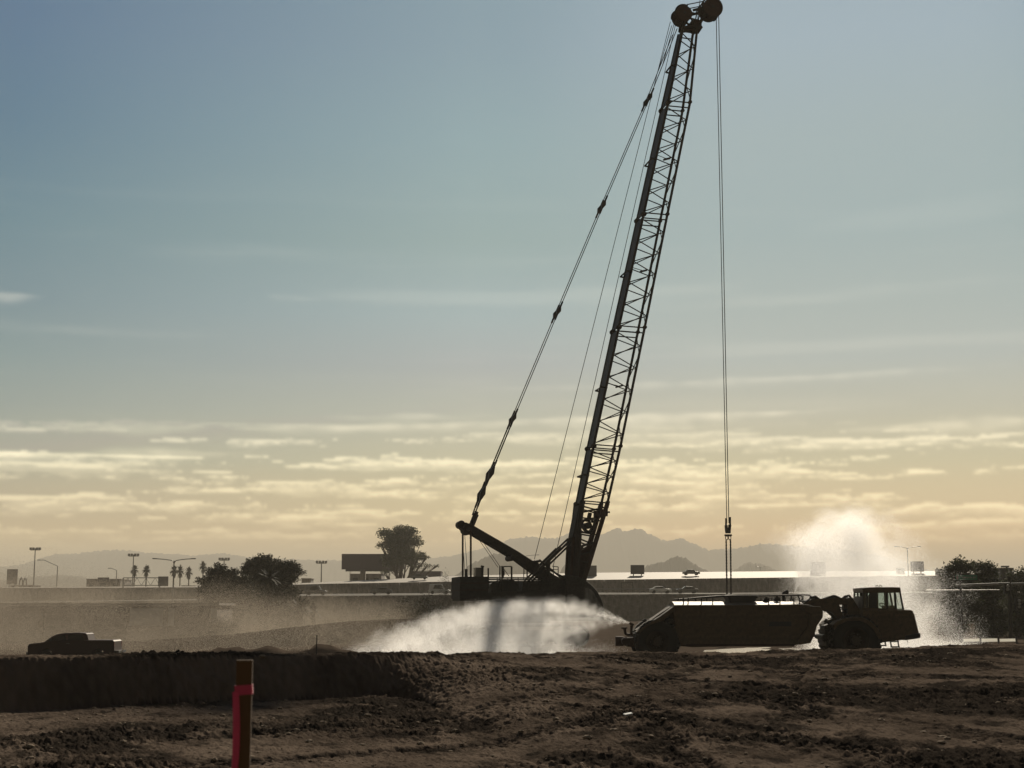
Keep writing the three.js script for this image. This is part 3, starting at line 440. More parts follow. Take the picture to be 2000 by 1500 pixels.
// ---------------------------------------------------------------- water wagon: scraper tractor pulling a water tank
const TDEP = 72.3;
{
  const x0 = at(1500, 1200, TDEP).x;
  const wagon = thing('water_wagon', 'dirty yellow articulated water wagon spraying water onto the dirt', 'water truck', V(x0, 0, -TDEP), 0);
  let face = 1.45;                                            // how far towards the photographer the surveyed face of a part lies
  const T = (px, py, z = 0) => { const p = at(px, py, TDEP - face); return V(p.x - x0, p.y, z); };   
  const poly = (a) => a.map(([x, y]) => T(x, y));
  const bolt = (p, r, w) => disc(p, r, w, 10);
  // wheels
  const tyreGeo = (r, w) => { const pts = [[r * 0.52, -w * 0.40], [r * 0.62, -w * 0.5], [r * 0.9, -w * 0.5], [r * 0.985, -w * 0.38], [r, -w * 0.2], [r, w * 0.2], [r * 0.985, w * 0.38], [r * 0.9, w * 0.5], [r * 0.62, w * 0.5], [r * 0.52, w * 0.40]].map(([a, b]) => new THREE.Vector2(a, b)); return new THREE.LatheGeometry(pts, 48).rotateX(Math.PI / 2); };
  const wheel = (px, py, r, w, z) => {
    const g = new THREE.Group(); g.name = 'wheel'; g.position.copy(T(px, py, z)); wagon.add(g);
    const t = [tyreGeo(r, w)]; for (let i = 0; i < 30; i++) for (const s of [-1, 1]) { const b = new THREE.BoxGeometry(0.11, 0.1, w * 0.46); b.rotateY(s * 0.35); b.translate(0, r - 0.01, s * w * 0.24); b.rotateZ((i + (s > 0 ? 0.5 : 0)) / 30 * 6.2832); t.push(b); }
    part('tyre', t, M.tyre, g);
    const rim = part('rim', [new THREE.LatheGeometry([[0.02, -0.05], [r * 0.3, -0.04], [r * 0.36, 0.12], [r * 0.5, 0.16], [r * 0.55, 0.34], [r * 0.56, -0.34], [r * 0.5, -0.3], [0.02, -0.2]].map(([a, b]) => new THREE.Vector2(a, b)), 32).rotateX(Math.PI / 2)], M.rim, g);
    part('hub', [disc(V(0, 0, 0.12 * Math.sign(z)), r * 0.2, 0.3, 18), ...Array.from({ length: 12 }, (_, i) => bolt(V(Math.cos(i / 12 * 6.283) * r * 0.27, Math.sin(i / 12 * 6.283) * r * 0.27, 0.06 * Math.sign(z)), 0.03, 0.2))], M.rim, g);
  };
  const rr = 1.02, rf = 1.17;
  for (const z of [-1.15, 1.15]) { wheel(1284, 1254, rr, 0.8, z); wheel(1672, 1251, rf, 0.85, z); }
  // tank: flat sides, crowned roof
  const side = poly([[1316, 1181.5], [1565, 1180], [1580, 1181], [1598, 1188], [1605, 1194], [1605, 1204], [1593, 1221], [1588, 1239], [1580, 1255], [1549, 1260.5], [1352, 1264], [1330, 1262], [1322, 1240], [1316, 1212], [1312, 1190]]);
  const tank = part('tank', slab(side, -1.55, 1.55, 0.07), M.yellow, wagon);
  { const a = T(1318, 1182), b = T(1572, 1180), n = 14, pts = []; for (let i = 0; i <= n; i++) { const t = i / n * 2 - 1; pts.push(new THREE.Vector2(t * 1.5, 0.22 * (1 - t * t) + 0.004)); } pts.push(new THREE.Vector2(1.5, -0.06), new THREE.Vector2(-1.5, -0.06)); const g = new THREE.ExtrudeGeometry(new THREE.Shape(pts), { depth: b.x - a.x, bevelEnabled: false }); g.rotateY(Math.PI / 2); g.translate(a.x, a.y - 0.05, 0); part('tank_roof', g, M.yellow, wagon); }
  for (const s of [-1, 1]) {
    const z = s * 1.55;
    part('side_rail', box(...T(1440, 1225, z).toArray(), 6.0, 0.09, 0.10), M.yellow, wagon); part('top_rail', box(...T(1445, 1183.5, z).toArray(), 6.2, 0.08, 0.09), M.yellow, wagon); part('sill_beam', box(...T(1445, 1260, z).toArray(), 5.1, 0.12, 0.12), M.rust, wagon);
    for (const px of [1370, 1420, 1470]) part('rib', box(...T(px, 1203, z).toArray(), 0.07, 0.85, 0.05), M.yellow, wagon);
    part('side_label', box(...T(1523, 1219.5, z + s * 0.01).toArray(), 1.05, 0.27, 0.05), M.black, wagon);
    // front cheek that carries the neck
    part('cheek_plate', slab(poly([[1560, 1186], [1600, 1184], [1606, 1196], [1605, 1206], [1594, 1222], [1589, 1240], [1581, 1256], [1560, 1259], [1556, 1250], [1576, 1226], [1580, 1200]]), z - 0.08 + s * 0.05, z + 0.08 + s * 0.05, 0.02), M.yellow, wagon);
    part('fender', slab(poly([[1243, 1234], [1256, 1224], [1290, 1203], [1316, 1184], [1318, 1192], [1302, 1206], [1296, 1212], [1278, 1217], [1262, 1224], [1250, 1236]]), s * 1.15 - 0.45, s * 1.15 + 0.45, 0.03), M.yellow, wagon);
    part('rear_frame', slab(poly([[1240, 1238], [1262, 1228], [1296, 1221], [1318, 1219], [1324, 1262], [1300, 1266], [1244, 1262]]), s * 0.6 - 0.12, s * 0.6 + 0.12, 0.02), M.black, wagon);
    part('wheel_skirt', slab(poly([[1303, 1224], [1322, 1219], [1330, 1262], [1318, 1267], [1310, 1258]]), s * 1.45 - 0.05, s * 1.45 + 0.05, 0.01), M.black, wagon);
    part('frame_step', [bar(T(1590, 1228, z), T(1590, 1242, z), 0.025), bar(T(1585, 1242, z), T(1590, 1242, z), 0.05)], M.black, wagon);
  }
  part('rear_slope', slab(poly([[1246, 1231], [1264, 1219], [1290, 1200], [1318, 1182], [1320, 1190], [1292, 1207], [1266, 1224]]), -0.7, 0.7, 0.02), M.yellow, wagon);
  face = 0.3;
  { const p = T(1203, 1252.5), q = T(1218, 1252.5), e = T(1246, 1252.5); part('push_block', [bar(V(p.x, p.y, 0), V(q.x, q.y, 0), 0.235, 24), bar(V(q.x, q.y, 0), V(e.x, e.y, 0), 0.2, 24, 0.25), bar(T(1220, 1252, -0.9), T(1220, 1252, 0.9), 0.17, 18), box(...T(1236, 1254, 0).toArray(), 0.6, 0.42, 1.7)], M.rust, wagon); }
  // spray nozzles on the tail
  part('spray_nozzle', [pipe([T(1244, 1236, 0.3), T(1236, 1240, 0.3), T(1233, 1236, 0.3), T(1233.5, 1222, 0.3)], 0.07), bar(T(1232.5, 1221, 0.3), T(1234.5, 1217, 0.3), 0.12, 14), bar(T(1230, 1219, 0.3), T(1234, 1218, 0.3), 0.06, 10)], M.rust, wagon);
  part('spray_nozzle', [pipe([T(1244, 1238, -0.3), T(1230, 1240, -0.2), T(1223, 1238, -0.1), T(1221, 1228, -0.1)], 0.07), bar(T(1220.5, 1228.5, -0.1), T(1220.3, 1225, -0.1), 0.15, 14)], M.rust, wagon);
  part('valve', [bar(T(1259.5, 1222, 0.2), T(1259.5, 1209, 0.2), 0.05, 8), bar(T(1255, 1213.5, 0.2), T(1265, 1213.5, 0.2), 0.05, 8), disc(T(1259.5, 1213.5, 0.2), 0.12, 0.2, 12)], M.black, wagon);
  part('tail_pipe', [pipe([T(1318, 1213, 0.9), T(1300, 1208, 0.9), T(1280, 1214, 0.8), T(1250, 1232, 0.6), T(1236, 1238, 0.3)], 0.06), bar(T(1310, 1210, 1.0), T(1292, 1214, 1.0), 0.07)], M.black, wagon);
  // roof gear
  face = 0.9;
  part('hatch', [slab(poly([[1419.5, 1163], [1427, 1161.5], [1478, 1162.5], [1483, 1166], [1476, 1171], [1466, 1180], [1428, 1180], [1426, 1171]]), -0.75, 0.75, 0.04)], M.black, wagon);
  part('walkway_rail', [-1.1, 1.1].flatMap((z) => [pipe([T(1325, 1170.5, z), T(1355, 1168.5, z), T(1420, 1165, z)], 0.03), pipe([T(1360, 1167.5, z), T(1420, 1163.5, z), T(1500, 1163, z), T(1560, 1162, z), T(1581, 1162.5, z), T(1584, 1165, z), T(1584, 1173, z)], 0.03), ...[1334, 1343, 1369, 1391, 1500, 1522, 1549, 1560].map((x) => bar(T(x, 1168, z), T(x, 1181, z), 0.03))]), M.black, wagon);
  for (const [px, py] of [[1475, 1172], [1501, 1173], [1522, 1171]]) part('roof_valve', [bar(T(px, py - 7, 0.3), T(px, 1181, 0.3), 0.06), box(...T(px, py - 1, 0.3).toArray(), 0.22, 0.16, 0.2), disc(T(px - 3, py, 0.3), 0.09, 0.2, 10)], M.black, wagon);
  part('spray_monitor', [pipe([T(1543, 1181, -0.8), T(1543, 1165, -0.8), T(1542, 1160, -0.8), T(1545, 1157, -0.8), T(1551, 1156.5, -0.8)], 0.075), bar(T(1546, 1157, -0.8), T(1551.5, 1155, -0.8), 0.11, 12), bar(T(1549, 1158, -0.8), T(1550, 1153, -0.8), 0.05)], M.black, wagon);
  part('front_rail', [0.9, -0.9].map((z) => pipe([T(1559, 1163, z), T(1563, 1174, z), T(1575, 1175, z), T(1581, 1170, z), T(1583, 1164, z)], 0.03)), M.black, wagon);
  // neck
  face = 0.55;
  const neck = new THREE.Group(); neck.name = 'gooseneck'; wagon.add(neck);
  { const o = new THREE.Shape(poly([[1570, 1178], [1588, 1170], [1617, 1170.5], [1634, 1168], [1656, 1169.5], [1665, 1168.5], [1670, 1178], [1683, 1199], [1686, 1203], [1672, 1208], [1637, 1209], [1633, 1203], [1624, 1195], [1615, 1192], [1606, 1191.5], [1598, 1198], [1576, 1196]]).map((p) => new THREE.Vector2(p.x, p.y)));
    o.holes.push(new THREE.Path(poly([[1639, 1181.5], [1655, 1181.5], [1655, 1204], [1646, 1204]]).map((p) => new THREE.Vector2(p.x, p.y))));
    for (const s of [-1, 1]) part('neck_beam', new THREE.ExtrudeGeometry(o, { depth: 0.3, bevelEnabled: true, bevelSize: 0.02, bevelThickness: 0.02, bevelSegments: 1 }).translate(0, 0, s * 0.45 - 0.15), M.yellow, neck); }
  part('neck_bracing', [bar(T(1639, 1186, 0.45), T(1655, 1186, -0.4), 0.03), bar(T(1639, 1192, -0.4), T(1656, 1190, 0.4), 0.035), bar(T(1640, 1185, 0.45), T(1656, 1196, 0.45), 0.02), bar(T(1644, 1196, 0.4), T(1656, 1197, 0.4), 0.03), bar(T(1578, 1176, -0.5), T(1578, 1176, 0.5), 0.1), bar(T(1660, 1172, -0.5), T(1660, 1172, 0.5), 0.12)], M.black, neck);
  part('hose', [[1588, 1170, 1593, 1165, 1602, 1170], [1610, 1171, 1630, 1164, 1646, 1170], [1618, 1170, 1632, 1166.5, 1640, 1170], [1650, 1170, 1659, 1163, 1667, 1171]].flatMap(([a, b, c, d, e, f], i) => [0.2, -0.25, 0.42].map((z) => pipe([T(a, b, z), T(c, d - z * 2, z), T(e, f, z)], 0.035))), M.black, neck);
  // tractor
  face = 1.3;
  const tractor = new THREE.Group(); tractor.name = 'tractor'; wagon.add(tractor);
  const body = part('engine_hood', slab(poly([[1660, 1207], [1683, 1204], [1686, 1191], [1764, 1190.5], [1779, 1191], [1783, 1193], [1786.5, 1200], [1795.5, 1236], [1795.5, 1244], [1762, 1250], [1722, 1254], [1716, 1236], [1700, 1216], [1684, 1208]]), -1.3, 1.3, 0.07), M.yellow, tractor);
  part('front_grille', [box(...T(1789, 1217, 0).toArray(), 0.10, 0.85, 1.7, 0, 0, 0.24), ...Array.from({ length: 8 }, (_, i) => box(...T(1786.5 + i * 0.95, 1203 + i * 3.9, 0).toArray(), 0.12, 0.02, 1.72))], M.black, tractor);
  part('bumper', slab(poly([[1768, 1241], [1796.5, 1236], [1797, 1245], [1794, 1246.5], [1768, 1250.5]]), -1.42, 1.42, 0.03), M.black, tractor);
  for (const z of [-0.95, 0.95]) part('headlight', bar(T(1785, 1203, z), T(1789, 1203.5, z), 0.12, 16), M.galv, tractor);
  for (const s of [-1, 1]) {
    part('fender', slab(poly([[1624, 1220], [1632, 1213], [1645, 1208], [1660, 1205.5], [1681, 1205.5], [1698, 1214], [1712, 1228], [1720, 1247], [1714, 1248], [1704, 1230], [1690, 1218], [1676, 1212], [1652, 1213], [1634, 1221], [1627, 1230]]), s * 1.15 - 0.5, s * 1.15 + 0.5, 0.02), M.yellow, tractor);
    part('louvre_panel', [box(...T(1735, 1222, s * 1.3).toArray(), 1.0, 0.5, 0.06), ...Array.from({ length: 6 }, (_, i) => box(...T(1735, 1217 + i * 2.4, s * 1.335).toArray(), 0.9, 0.02, 0.05))], M.yellow, tractor);
    part('frame_rail', slab(poly([[1700, 1243], [1760, 1244], [1762, 1251], [1722, 1256], [1702, 1256]]), s * 0.8 - 0.1, s * 0.8 + 0.1, 0.02), M.black, tractor);
    const st = part('steps', [bar(T(1739.5, 1250, s * 1.25), T(1741.5, 1264, s * 1.25), 0.035), bar(T(1754, 1250, s * 1.25), T(1756, 1263, s * 1.25), 0.035)], M.black, tractor);
    part('tread', box(...T(1748, 1253, s * 1.25).toArray(), 0.36, 0.05, 0.22), M.black, st); part('tread', box(...T(1748.8, 1263.5, s * 1.25).toArray(), 0.38, 0.06, 0.24), M.black, st);
  }
  face = 0.55;
  part('hitch', [slab(poly([[1612, 1222], [1628, 1217], [1650, 1216], [1650, 1258], [1626, 1262.5], [1612, 1262], [1610, 1254], [1606, 1250], [1606, 1242], [1611, 1238], [1610, 1228]]), -0.55, 0.55, 0.03), bar(T(1608, 1244, -0.9), T(1608, 1244, 0.9), 0.13, 14), box(...T(1614, 1233, 0).toArray(), 0.22, 0.16, 1.6), box(...T(1617, 1257, 0).toArray(), 0.3, 0.22, 1.5)], M.black, tractor);
  part('work_light', [bar(T(1614.5, 1213.5, 0.5), T(1611.5, 1210.5, 0.5), 0.1, 12), bar(T(1614, 1214, 0.5), T(1621, 1219, 0.5), 0.06), bar(T(1620, 1219, 0.2), T(1628, 1214, 0.2), 0.05)], M.black, tractor);
  part('hood_pipe', pipe([T(1626, 1217, 0.6), T(1631, 1213, 0.6), T(1637, 1212, 0.6)], 0.03), M.black, tractor);
  part('air_line', [bar(T(1766, 1249, 1.1), T(1767, 1254, 1.1), 0.012), bar(T(1731, 1252, 1.1), T(1731, 1255, 1.1), 0.012)], M.black, tractor);
  // cab
  face = 1.05;
  const cab = new THREE.Group(); cab.name = 'cab'; wagon.add(cab); const zc = 0.15, hw = 0.95;
  part('roof', slab(poly([[1683, 1148.5], [1700, 1147], [1740, 1146.5], [1757, 1147], [1759, 1156], [1755, 1157.5], [1686, 1157.5], [1684, 1155]]), zc - hw - 0.08, zc + hw + 0.08, 0.04), M.yellow, cab);
  part('roof_light', [1722, 1729].flatMap((x) => [new THREE.TorusGeometry(0.055, 0.016, 6, 14).translate(...T(x, 1145, zc).toArray()), bar(T(x, 1147.5, zc), T(x, 1146, zc), 0.02)]), M.black, cab);
  part('roof_antenna', bar(T(1681, 1149, zc + 0.6), T(1686, 1148.6, zc + 0.6), 0.02), M.black, cab);
  for (const s of [-1, 1]) {
    const z = zc + s * hw; const P = (a, w = 0.07) => part('pillar', slab(poly(a), z - w / 2, z + w / 2, 0.008), M.black, cab);
    P([[1684.5, 1155], [1687.5, 1155], [1687, 1194], [1683.5, 1194]]); P([[1691.5, 1156], [1694.5, 1156], [1694.5, 1192], [1691.5, 1192]]); P([[1697, 1156], [1712, 1156], [1712, 1192], [1697, 1192]]);
    P([[1730, 1156], [1733.5, 1156], [1734.5, 1190], [1731, 1190]]); P([[1745, 1156], [1749, 1156], [1751.5, 1192], [1747, 1192]]); P([[1755, 1153], [1758, 1153], [1765.5, 1191], [1762, 1191]]);
    part('lower_panel', slab(poly([[1683.5, 1187], [1765, 1189], [1766, 1196], [1683, 1198]]), z - 0.04, z + 0.04, 0.01), M.yellow, cab);
    part('window', slab(poly([[1687.5, 1156.5], [1731, 1156.5], [1731, 1189], [1687, 1189]]), z - 0.012, z - 0.006), M.glass, cab); part('window', slab(poly([[1733.5, 1156.5], [1746, 1156.5], [1748, 1189], [1735, 1189]]), z - 0.012, z - 0.006), M.glass, cab); part('window', slab(poly([[1749, 1156.5], [1756, 1156.5], [1763, 1190], [1751, 1190]]), z - 0.012, z - 0.006), M.glass, cab);
  }
  part('back_wall', box(...T(1685.5, 1180, zc).toArray(), 0.06, 0.75, 1.8), M.black, cab); part('floor', box(...T(1725, 1196, zc).toArray(), 1.9, 0.1, 1.8), M.black, cab);
  part('wiper', bar(T(1754, 1160, zc + 0.5), T(1762, 1182, zc + 0.2), 0.012), M.black, cab);
  part('seat', [box(...T(1706, 1178, zc).toArray(), 0.14, 0.75, 0.55), box(...T(1712, 1188, zc).toArray(), 0.5, 0.14, 0.55), box(...T(1719, 1177, zc - 0.5).toArray(), 0.35, 0.7, 0.3)], M.black, cab);
  part('steering_wheel', [new THREE.TorusGeometry(0.2, 0.022, 6, 18).rotateX(1.2).rotateZ(-0.5).translate(...T(1735, 1183, zc).toArray()), bar(T(1735, 1183, zc), T(1741, 1192, zc), 0.03)], M.black, cab);
  part('console', [box(...T(1745, 1189, zc).toArray(), 0.3, 0.3, 1.4), bar(T(1743, 1188, zc + 0.4), T(1743.5, 1181, zc + 0.4), 0.03)], M.black, cab);
}
// ---------------------------------------------------------------- pickup truck on the lower ground
{
  const DEP = 94, x0 = at(148, 1260, DEP).x, gy = -1.08;
  const pick = thing('pickup_truck', 'dark pickup truck parked below the dirt berm', 'pickup', V(x0, gy, -DEP), 0);
  const T = (px, py, z = 0) => { const p = at(px, py, DEP); return V(p.x - x0, p.y - gy, z); };
  const poly = (a) => a.map(([x, y]) => T(x, y)), hw = 0.95;
  part('body', slab(poly([[63, 1262], [66, 1257], [92, 1254], [104, 1251], [178, 1249.5], [228, 1249.5], [230.5, 1252], [230.5, 1279], [226, 1282], [212, 1282], [210, 1271], [201, 1266], [192, 1271], [189, 1282], [112, 1282], [109, 1271], [101, 1266], [91, 1271], [89, 1282], [66, 1281], [63, 1274]]), -hw, hw, 0.06), M.paintDark, pick);
  part('cab', slab(poly([[92, 1254.5], [108, 1243], [120, 1238], [134, 1236], [160, 1235.2], [174, 1236.2], [177, 1238], [180, 1251], [98, 1254]]), -0.82, 0.82, 0.07), M.paintDark, pick);
  for (const s of [-1, 1]) { part('window', slab(poly([[106, 1250], [116, 1242.5], [135, 1239], [137, 1250]]), s * 0.824 - 0.006, s * 0.824 + 0.006), M.darkGlass, pick); part('window', slab(poly([[140, 1239], [168, 1239], [171, 1249.5], [141, 1250]]), s * 0.824 - 0.006, s * 0.824 + 0.006), M.darkGlass, pick); part('door_handle', box(...T(141, 1256, s * 0.97).toArray(), 0.2, 0.03, 0.04), M.steel, pick); part('headlight', box(...T(64.5, 1262, s * 0.72).toArray(), 0.1, 0.16, 0.3), M.galv, pick); part('tail_light', box(...T(230, 1257, s * 0.85).toArray(), 0.06, 0.3, 0.12), M.red, pick); part('mirror', box(...T(108, 1249, s * 1.02).toArray(), 0.12, 0.18, 0.2), M.black, pick);
    for (const px of [100.5, 201]) { const w = new THREE.Group(); w.name = 'wheel'; w.position.copy(T(px, 1281, s * 0.8)); w.position.y = 0.38; pick.add(w); part('tyre', disc(V(0, 0, 0), 0.38, 0.26, 24), M.tyre, w); part('rim', disc(V(0, 0, s * 0.12), 0.22, 0.06, 18), M.steel, w); } }
  part('bumper', box(...T(235, 1272, 0).toArray(), 0.28, 0.14, 1.8), M.black, pick); part('bumper', box(...T(62.5, 1276, 0).toArray(), 0.16, 0.2, 1.8), M.steel, pick); part('tow_hitch', bar(T(234, 1275, 0), T(242, 1275, 0), 0.05), M.black, pick);
}
// ---------------------------------------------------------------- survey stakes
{
  const p = at(478, 1289, 3.5), g = nearHeight(p.x, 3.5, false)[0] - 0.05, h = p.y - g;
  const s = thing('survey_stake', 'wooden survey stake with pink ribbon standing in the near dirt', 'stake', V(p.x, g, -3.5), 0.12);
  part('stake', [slab([V(-0.0185, 0), V(0.0195, 0), V(0.0185, h), V(-0.0185, h)], -0.009, 0.009, 0.0015)], M.wood, s);
  const rb = part('ribbon', [box(0, h - 0.068, 0, 0.041, 0.022, 0.023, 0, 0, 0.08)], M.pink, s);
  const n = 26, P = [], I = []; for (let i = 0; i <= n; i++) { const t = i / n, y = h - 0.072 - 0.62 * t, x = -0.0195 + 0.003 * Math.sin(t * 9) + 0.002 * t, z = 0.012 + 0.008 * Math.sin(t * 7 + 1); P.push(x - 0.005, y, z + 0.003, x + 0.009 + 0.002 * Math.sin(t * 11), y, z - 0.001); if (i < n) { const a = i * 2; I.push(a, a + 1, a + 2, a + 1, a + 3, a + 2); } }
  const rg = new THREE.BufferGeometry(); rg.setAttribute('position', new THREE.Float32BufferAttribute(P, 3)); rg.setIndex(I); rg.computeVertexNormals(); part('ribbon_tail', rg, M.pink, rb);
}
{
  const p = at(618.5, 1241, 27), q = at(618.5, 1278, 27), g = nearHeight(p.x, 27, true)[0] - 0.05;
  const s = thing('marker_stake', 'thin dark marker stake standing on the crest of the bank', 'stake', V(p.x, g, -27), 0);
  part('rod', bar(V(0, 0, 0), V(0.004, p.y - g, 0), 0.010, 6), M.black, s); part('cap', box(0.004, p.y - g, 0, 0.035, 0.012, 0.03), M.black, s);
}
// dry twigs and straw lying on the bank top
for (const [px, py, d, l, a] of [[233, 1281, 25.1, 0.13, 0.9], [345, 1280, 25.6, 0.16, 0.25], [338, 1279, 25.6, 0.12, -0.3]]) {
  const p = at(px, py, d); p.y = nearHeight(p.x, d)[0] + 0.02;
  single('twig', [bar(p.clone(), p.clone().add(V(l * Math.cos(a) * (px < 300 ? 1 : -1), l * Math.sin(a) + 0.02, 0.03)), 0.006, 5), bar(p.clone().add(V(0.02, 0.02, 0)), p.clone().add(V(0.08, 0.05, 0.02)), 0.004, 5)], mat(0.4, 0.34, 0.25, 0.8), 'pale dry twig lying on the edge of the dark cut bank', 'twig', 'twigs on the bank edge');
}
{ const p = at(1226, 1365, 20); p.y = nearHeight(p.x, 20)[0] + 0.015; single('litter_scrap', box(0, 0, 0, 0.11, 0.02, 0.07, 0.15, 0.3, 0.1).translate(p.x, p.y, p.z), M.paintWhite, 'small white scrap lying in the middle of the rutted dirt', 'litter'); }
// ---------------------------------------------------------------- freeway on its walls, ramp in front of it
const FREEWAY = [[-260, 1150], [0, 1148.5], [400, 1147], [640, 1140], [740, 1138.5], [870, 1136], [1160, 1132.5], [1560, 1127.5], [1800, 1124.5], [2060, 1122], [2300, 1120]], FREEWAY_BACK = [[-260, 1147], [0, 1147], [400, 1145], [600, 1138.5], [740, 1132], [860, 1126], [1000, 1122], [1160, 1118.5], [1560, 1115.5], [1800, 1115], [2300, 1113]];
const RAMP = [[-260, 1180], [400, 1172], [500, 1165], [880, 1162], [1160, 1161], [1400, 1160], [1700, 1158], [2300, 1156]], RAMP_BACK = [[-260, 1179], [400, 1170], [500, 1161], [880, 1158], [1160, 1157.5], [1400, 1158], [1700, 1156], [2300, 1154]];
function strip(front, back) { const P = [], U = [], I = []; front.forEach((p, i) => { const q = back[i]; P.push(p.x, p.y, p.z, q.x, q.y, q.z); U.push(p.x / 6, p.z / 6, q.x / 6, q.z / 6); if (i) { const a = i * 2 - 2; I.push(a, a + 1, a + 2, a + 1, a + 3, a + 2); } }); const g = new THREE.BufferGeometry(); g.setAttribute('position', new THREE.Float32BufferAttribute(P, 3)); g.setAttribute('uv', new THREE.Float32BufferAttribute(U, 2)); g.setIndex(I); g.computeVertexNormals(); return g; }
const xs = (a, b, n) => Array.from({ length: n + 1 }, (_, i) => a + (b - a) * i / n);
const FD = 380, FB = 404, RD = 300, RB = 312;
{
  const X = xs(-260, 2300, 64), top = X.map((x) => at(x, lerpTable(FREEWAY, x), FD)), back = X.map((x) => at(x * 1, lerpTable(FREEWAY_BACK, x), FB));
  const lip = top.map((p) => V(p.x, p.y - 0.5, p.z));
  single('freeway', [strip(lip.map((p) => V(p.x, p.y, p.z - 0.2)), back), strip(back, back.map((p) => V(p.x, -1.8, p.z + 0.5)))], M.road, 'pale banked freeway deck above the grey retaining wall', 'road', null, 'structure');
  const wall = thing('retaining_wall', 'long grey freeway retaining wall behind the crane and water wagon', 'wall');
  for (let i = 0; i < X.length - 1; i++) part('wall_panel', slabBetween(top[i], top[i + 1], 0.35, -1.8), M.concrete, wall);
}
function slabBetween(p, q, t, y0) {                         // an upright panel from ground y0 to the edge p-q
  const g = new THREE.BoxGeometry(1, 1, 1), a = g.attributes.position, gap = 0.03;
  for (let i = 0; i < a.count; i++) { const l = a.getX(i) < 0, e = l ? p : q; a.setXYZ(i, e.x + (l ? gap : -gap), a.getY(i) < 0 ? y0 : e.y, e.z + a.getZ(i) * t); }
  g.computeVertexNormals(); return g;
}
{
  const X = xs(-260, 2300, 56), top = X.map((x) => at(x, lerpTable(RAMP, x), RD)), back = X.map((x) => at(x, lerpTable(RAMP_BACK, x), RB));
  single('ramp', [strip(top.map((p) => V(p.x, p.y - 0.35, p.z - 0.2)), back), strip(back, back.map((p) => V(p.x, -1.8, p.z + 0.5)))], M.asphalt, 'frontage ramp running below the freeway', 'road', null, 'structure');
  const wall = thing('ramp_wall', 'low grey ramp wall in front of the freeway retaining wall', 'wall');
  for (let i = 0; i < X.length - 1; i++) part('wall_panel', slabBetween(top[i], top[i + 1], 0.3, -1.8), M.concrete, wall);
  const rail = thing('guard_rail', 'thin galvanised guard rail on posts along the ramp', 'guard rail');
  const rx = xs(1165, 1335, 8), rp = rx.map((x) => at(x, 1150.5, RB - 1));
  for (let i = 0; i < rp.length; i++) { part('post', bar(V(rp[i].x, rp[i].y - 1.0, rp[i].z), rp[i], 0.08), M.galv, rail); if (i) part('rail', bar(rp[i - 1], rp[i], 0.14), M.galv, rail); }
}
// ---------------------------------------------------------------- vehicles on the roads
function makeCar(kind, paint) {
  const o = new THREE.Group(), van = kind === 'van', hgt = van ? 2.0 : 1.45;
  const b = slab([V(-2.2, 0.35), V(2.2, 0.35), V(2.25, 0.75), V(1.9, 0.92), V(1.0, 0.98), V(-1.8, 1.0), V(-2.25, 0.85)], -0.85, 0.85, 0.08), c = slab(van ? [V(-2.1, 0.9), V(1.2, 0.9), V(0.6, hgt), V(-2.0, hgt)] : [V(-1.75, 0.95), V(1.05, 0.95), V(0.35, hgt), V(-1.0, hgt)], -0.74, 0.74, 0.1);
  part('body', b, paint, o); part('cabin', c, paint, o);
  for (const s of [-1, 1]) { part('side_window', slab([V(-1.3, 1.02), V(0.75, 1.02), V(0.25, hgt - 0.1), V(-0.95, hgt - 0.1)], s * 0.745 - 0.006, s * 0.745 + 0.006), M.darkGlass, o); for (const x of [-1.4, 1.4]) part('wheel', disc(V(x, 0.33, s * 0.78), 0.33, 0.22, 16), M.tyre, o); }
  part('windscreen', box(0.74, (hgt + 0.95) / 2, 0, 0.02, 0.72, 1.3, 0, 0, van ? 0.5 : 0.95), M.darkGlass, o); part('rear_window', box(-1.42, (hgt + 0.95) / 2, 0, 0.02, 0.66, 1.3, 0, 0, van ? -0.05 : -0.98), M.darkGlass, o);
  return o;
}
function roadHeight(px, t, deck) { return deck ? at(px, lerpTable(FREEWAY, px), FD).lerp(at(px, lerpTable(FREEWAY_BACK, px), FB), t) : at(px, lerpTable(RAMP, px), RD).lerp(at(px, lerpTable(RAMP_BACK, px), RB), t); }
for (const [px, t, deck, kind, paint, turn, label] of [
  [819, 0.55, true, 'car', M.paintGrey, 0, 'grey sedan on the freeway deck right of the billboard'], [1350, 0.5, true, 'car', M.paintGrey, 0, 'grey sedan on the freeway deck left of the hoist chains'],
  [1290, 0.6, false, 'car', M.paintWhite, 0, 'white sedan on the ramp behind the guard rail'], [1342, 0.6, false, 'car', M.paintGrey, 3.14, 'grey sedan on the ramp at the end of the guard rail'],
  [858, 0.5, false, 'van', M.paintWhite, 0, 'white van on the ramp beside the crane counterweight'], [745, 0.5, false, 'car', M.paintGrey, 3.14, 'grey sedan on the ramp under the tall pine'],
  [617, 0.5, false, 'van', M.paintGrey, 0, 'grey van on the ramp left of the billboard'], [500, 0.5, false, 'car', M.paintWhite, 0, 'white sedan on the ramp half hidden by the broad trees'], [551, 0.5, false, 'car', M.paintDark, 0, 'dark sedan on the ramp beside the palm trunk'],
]) { const c = makeCar(kind, paint), p = roadHeight(px, t, deck); c.name = numbered(kind === 'van' ? 'van' : 'car'); c.position.set(p.x, p.y - 0.02, p.z); c.rotation.y = turn + 0.05; scene.add(c); tag(c, label, kind === 'van' ? 'van' : 'car', 'vehicles on the roads'); }
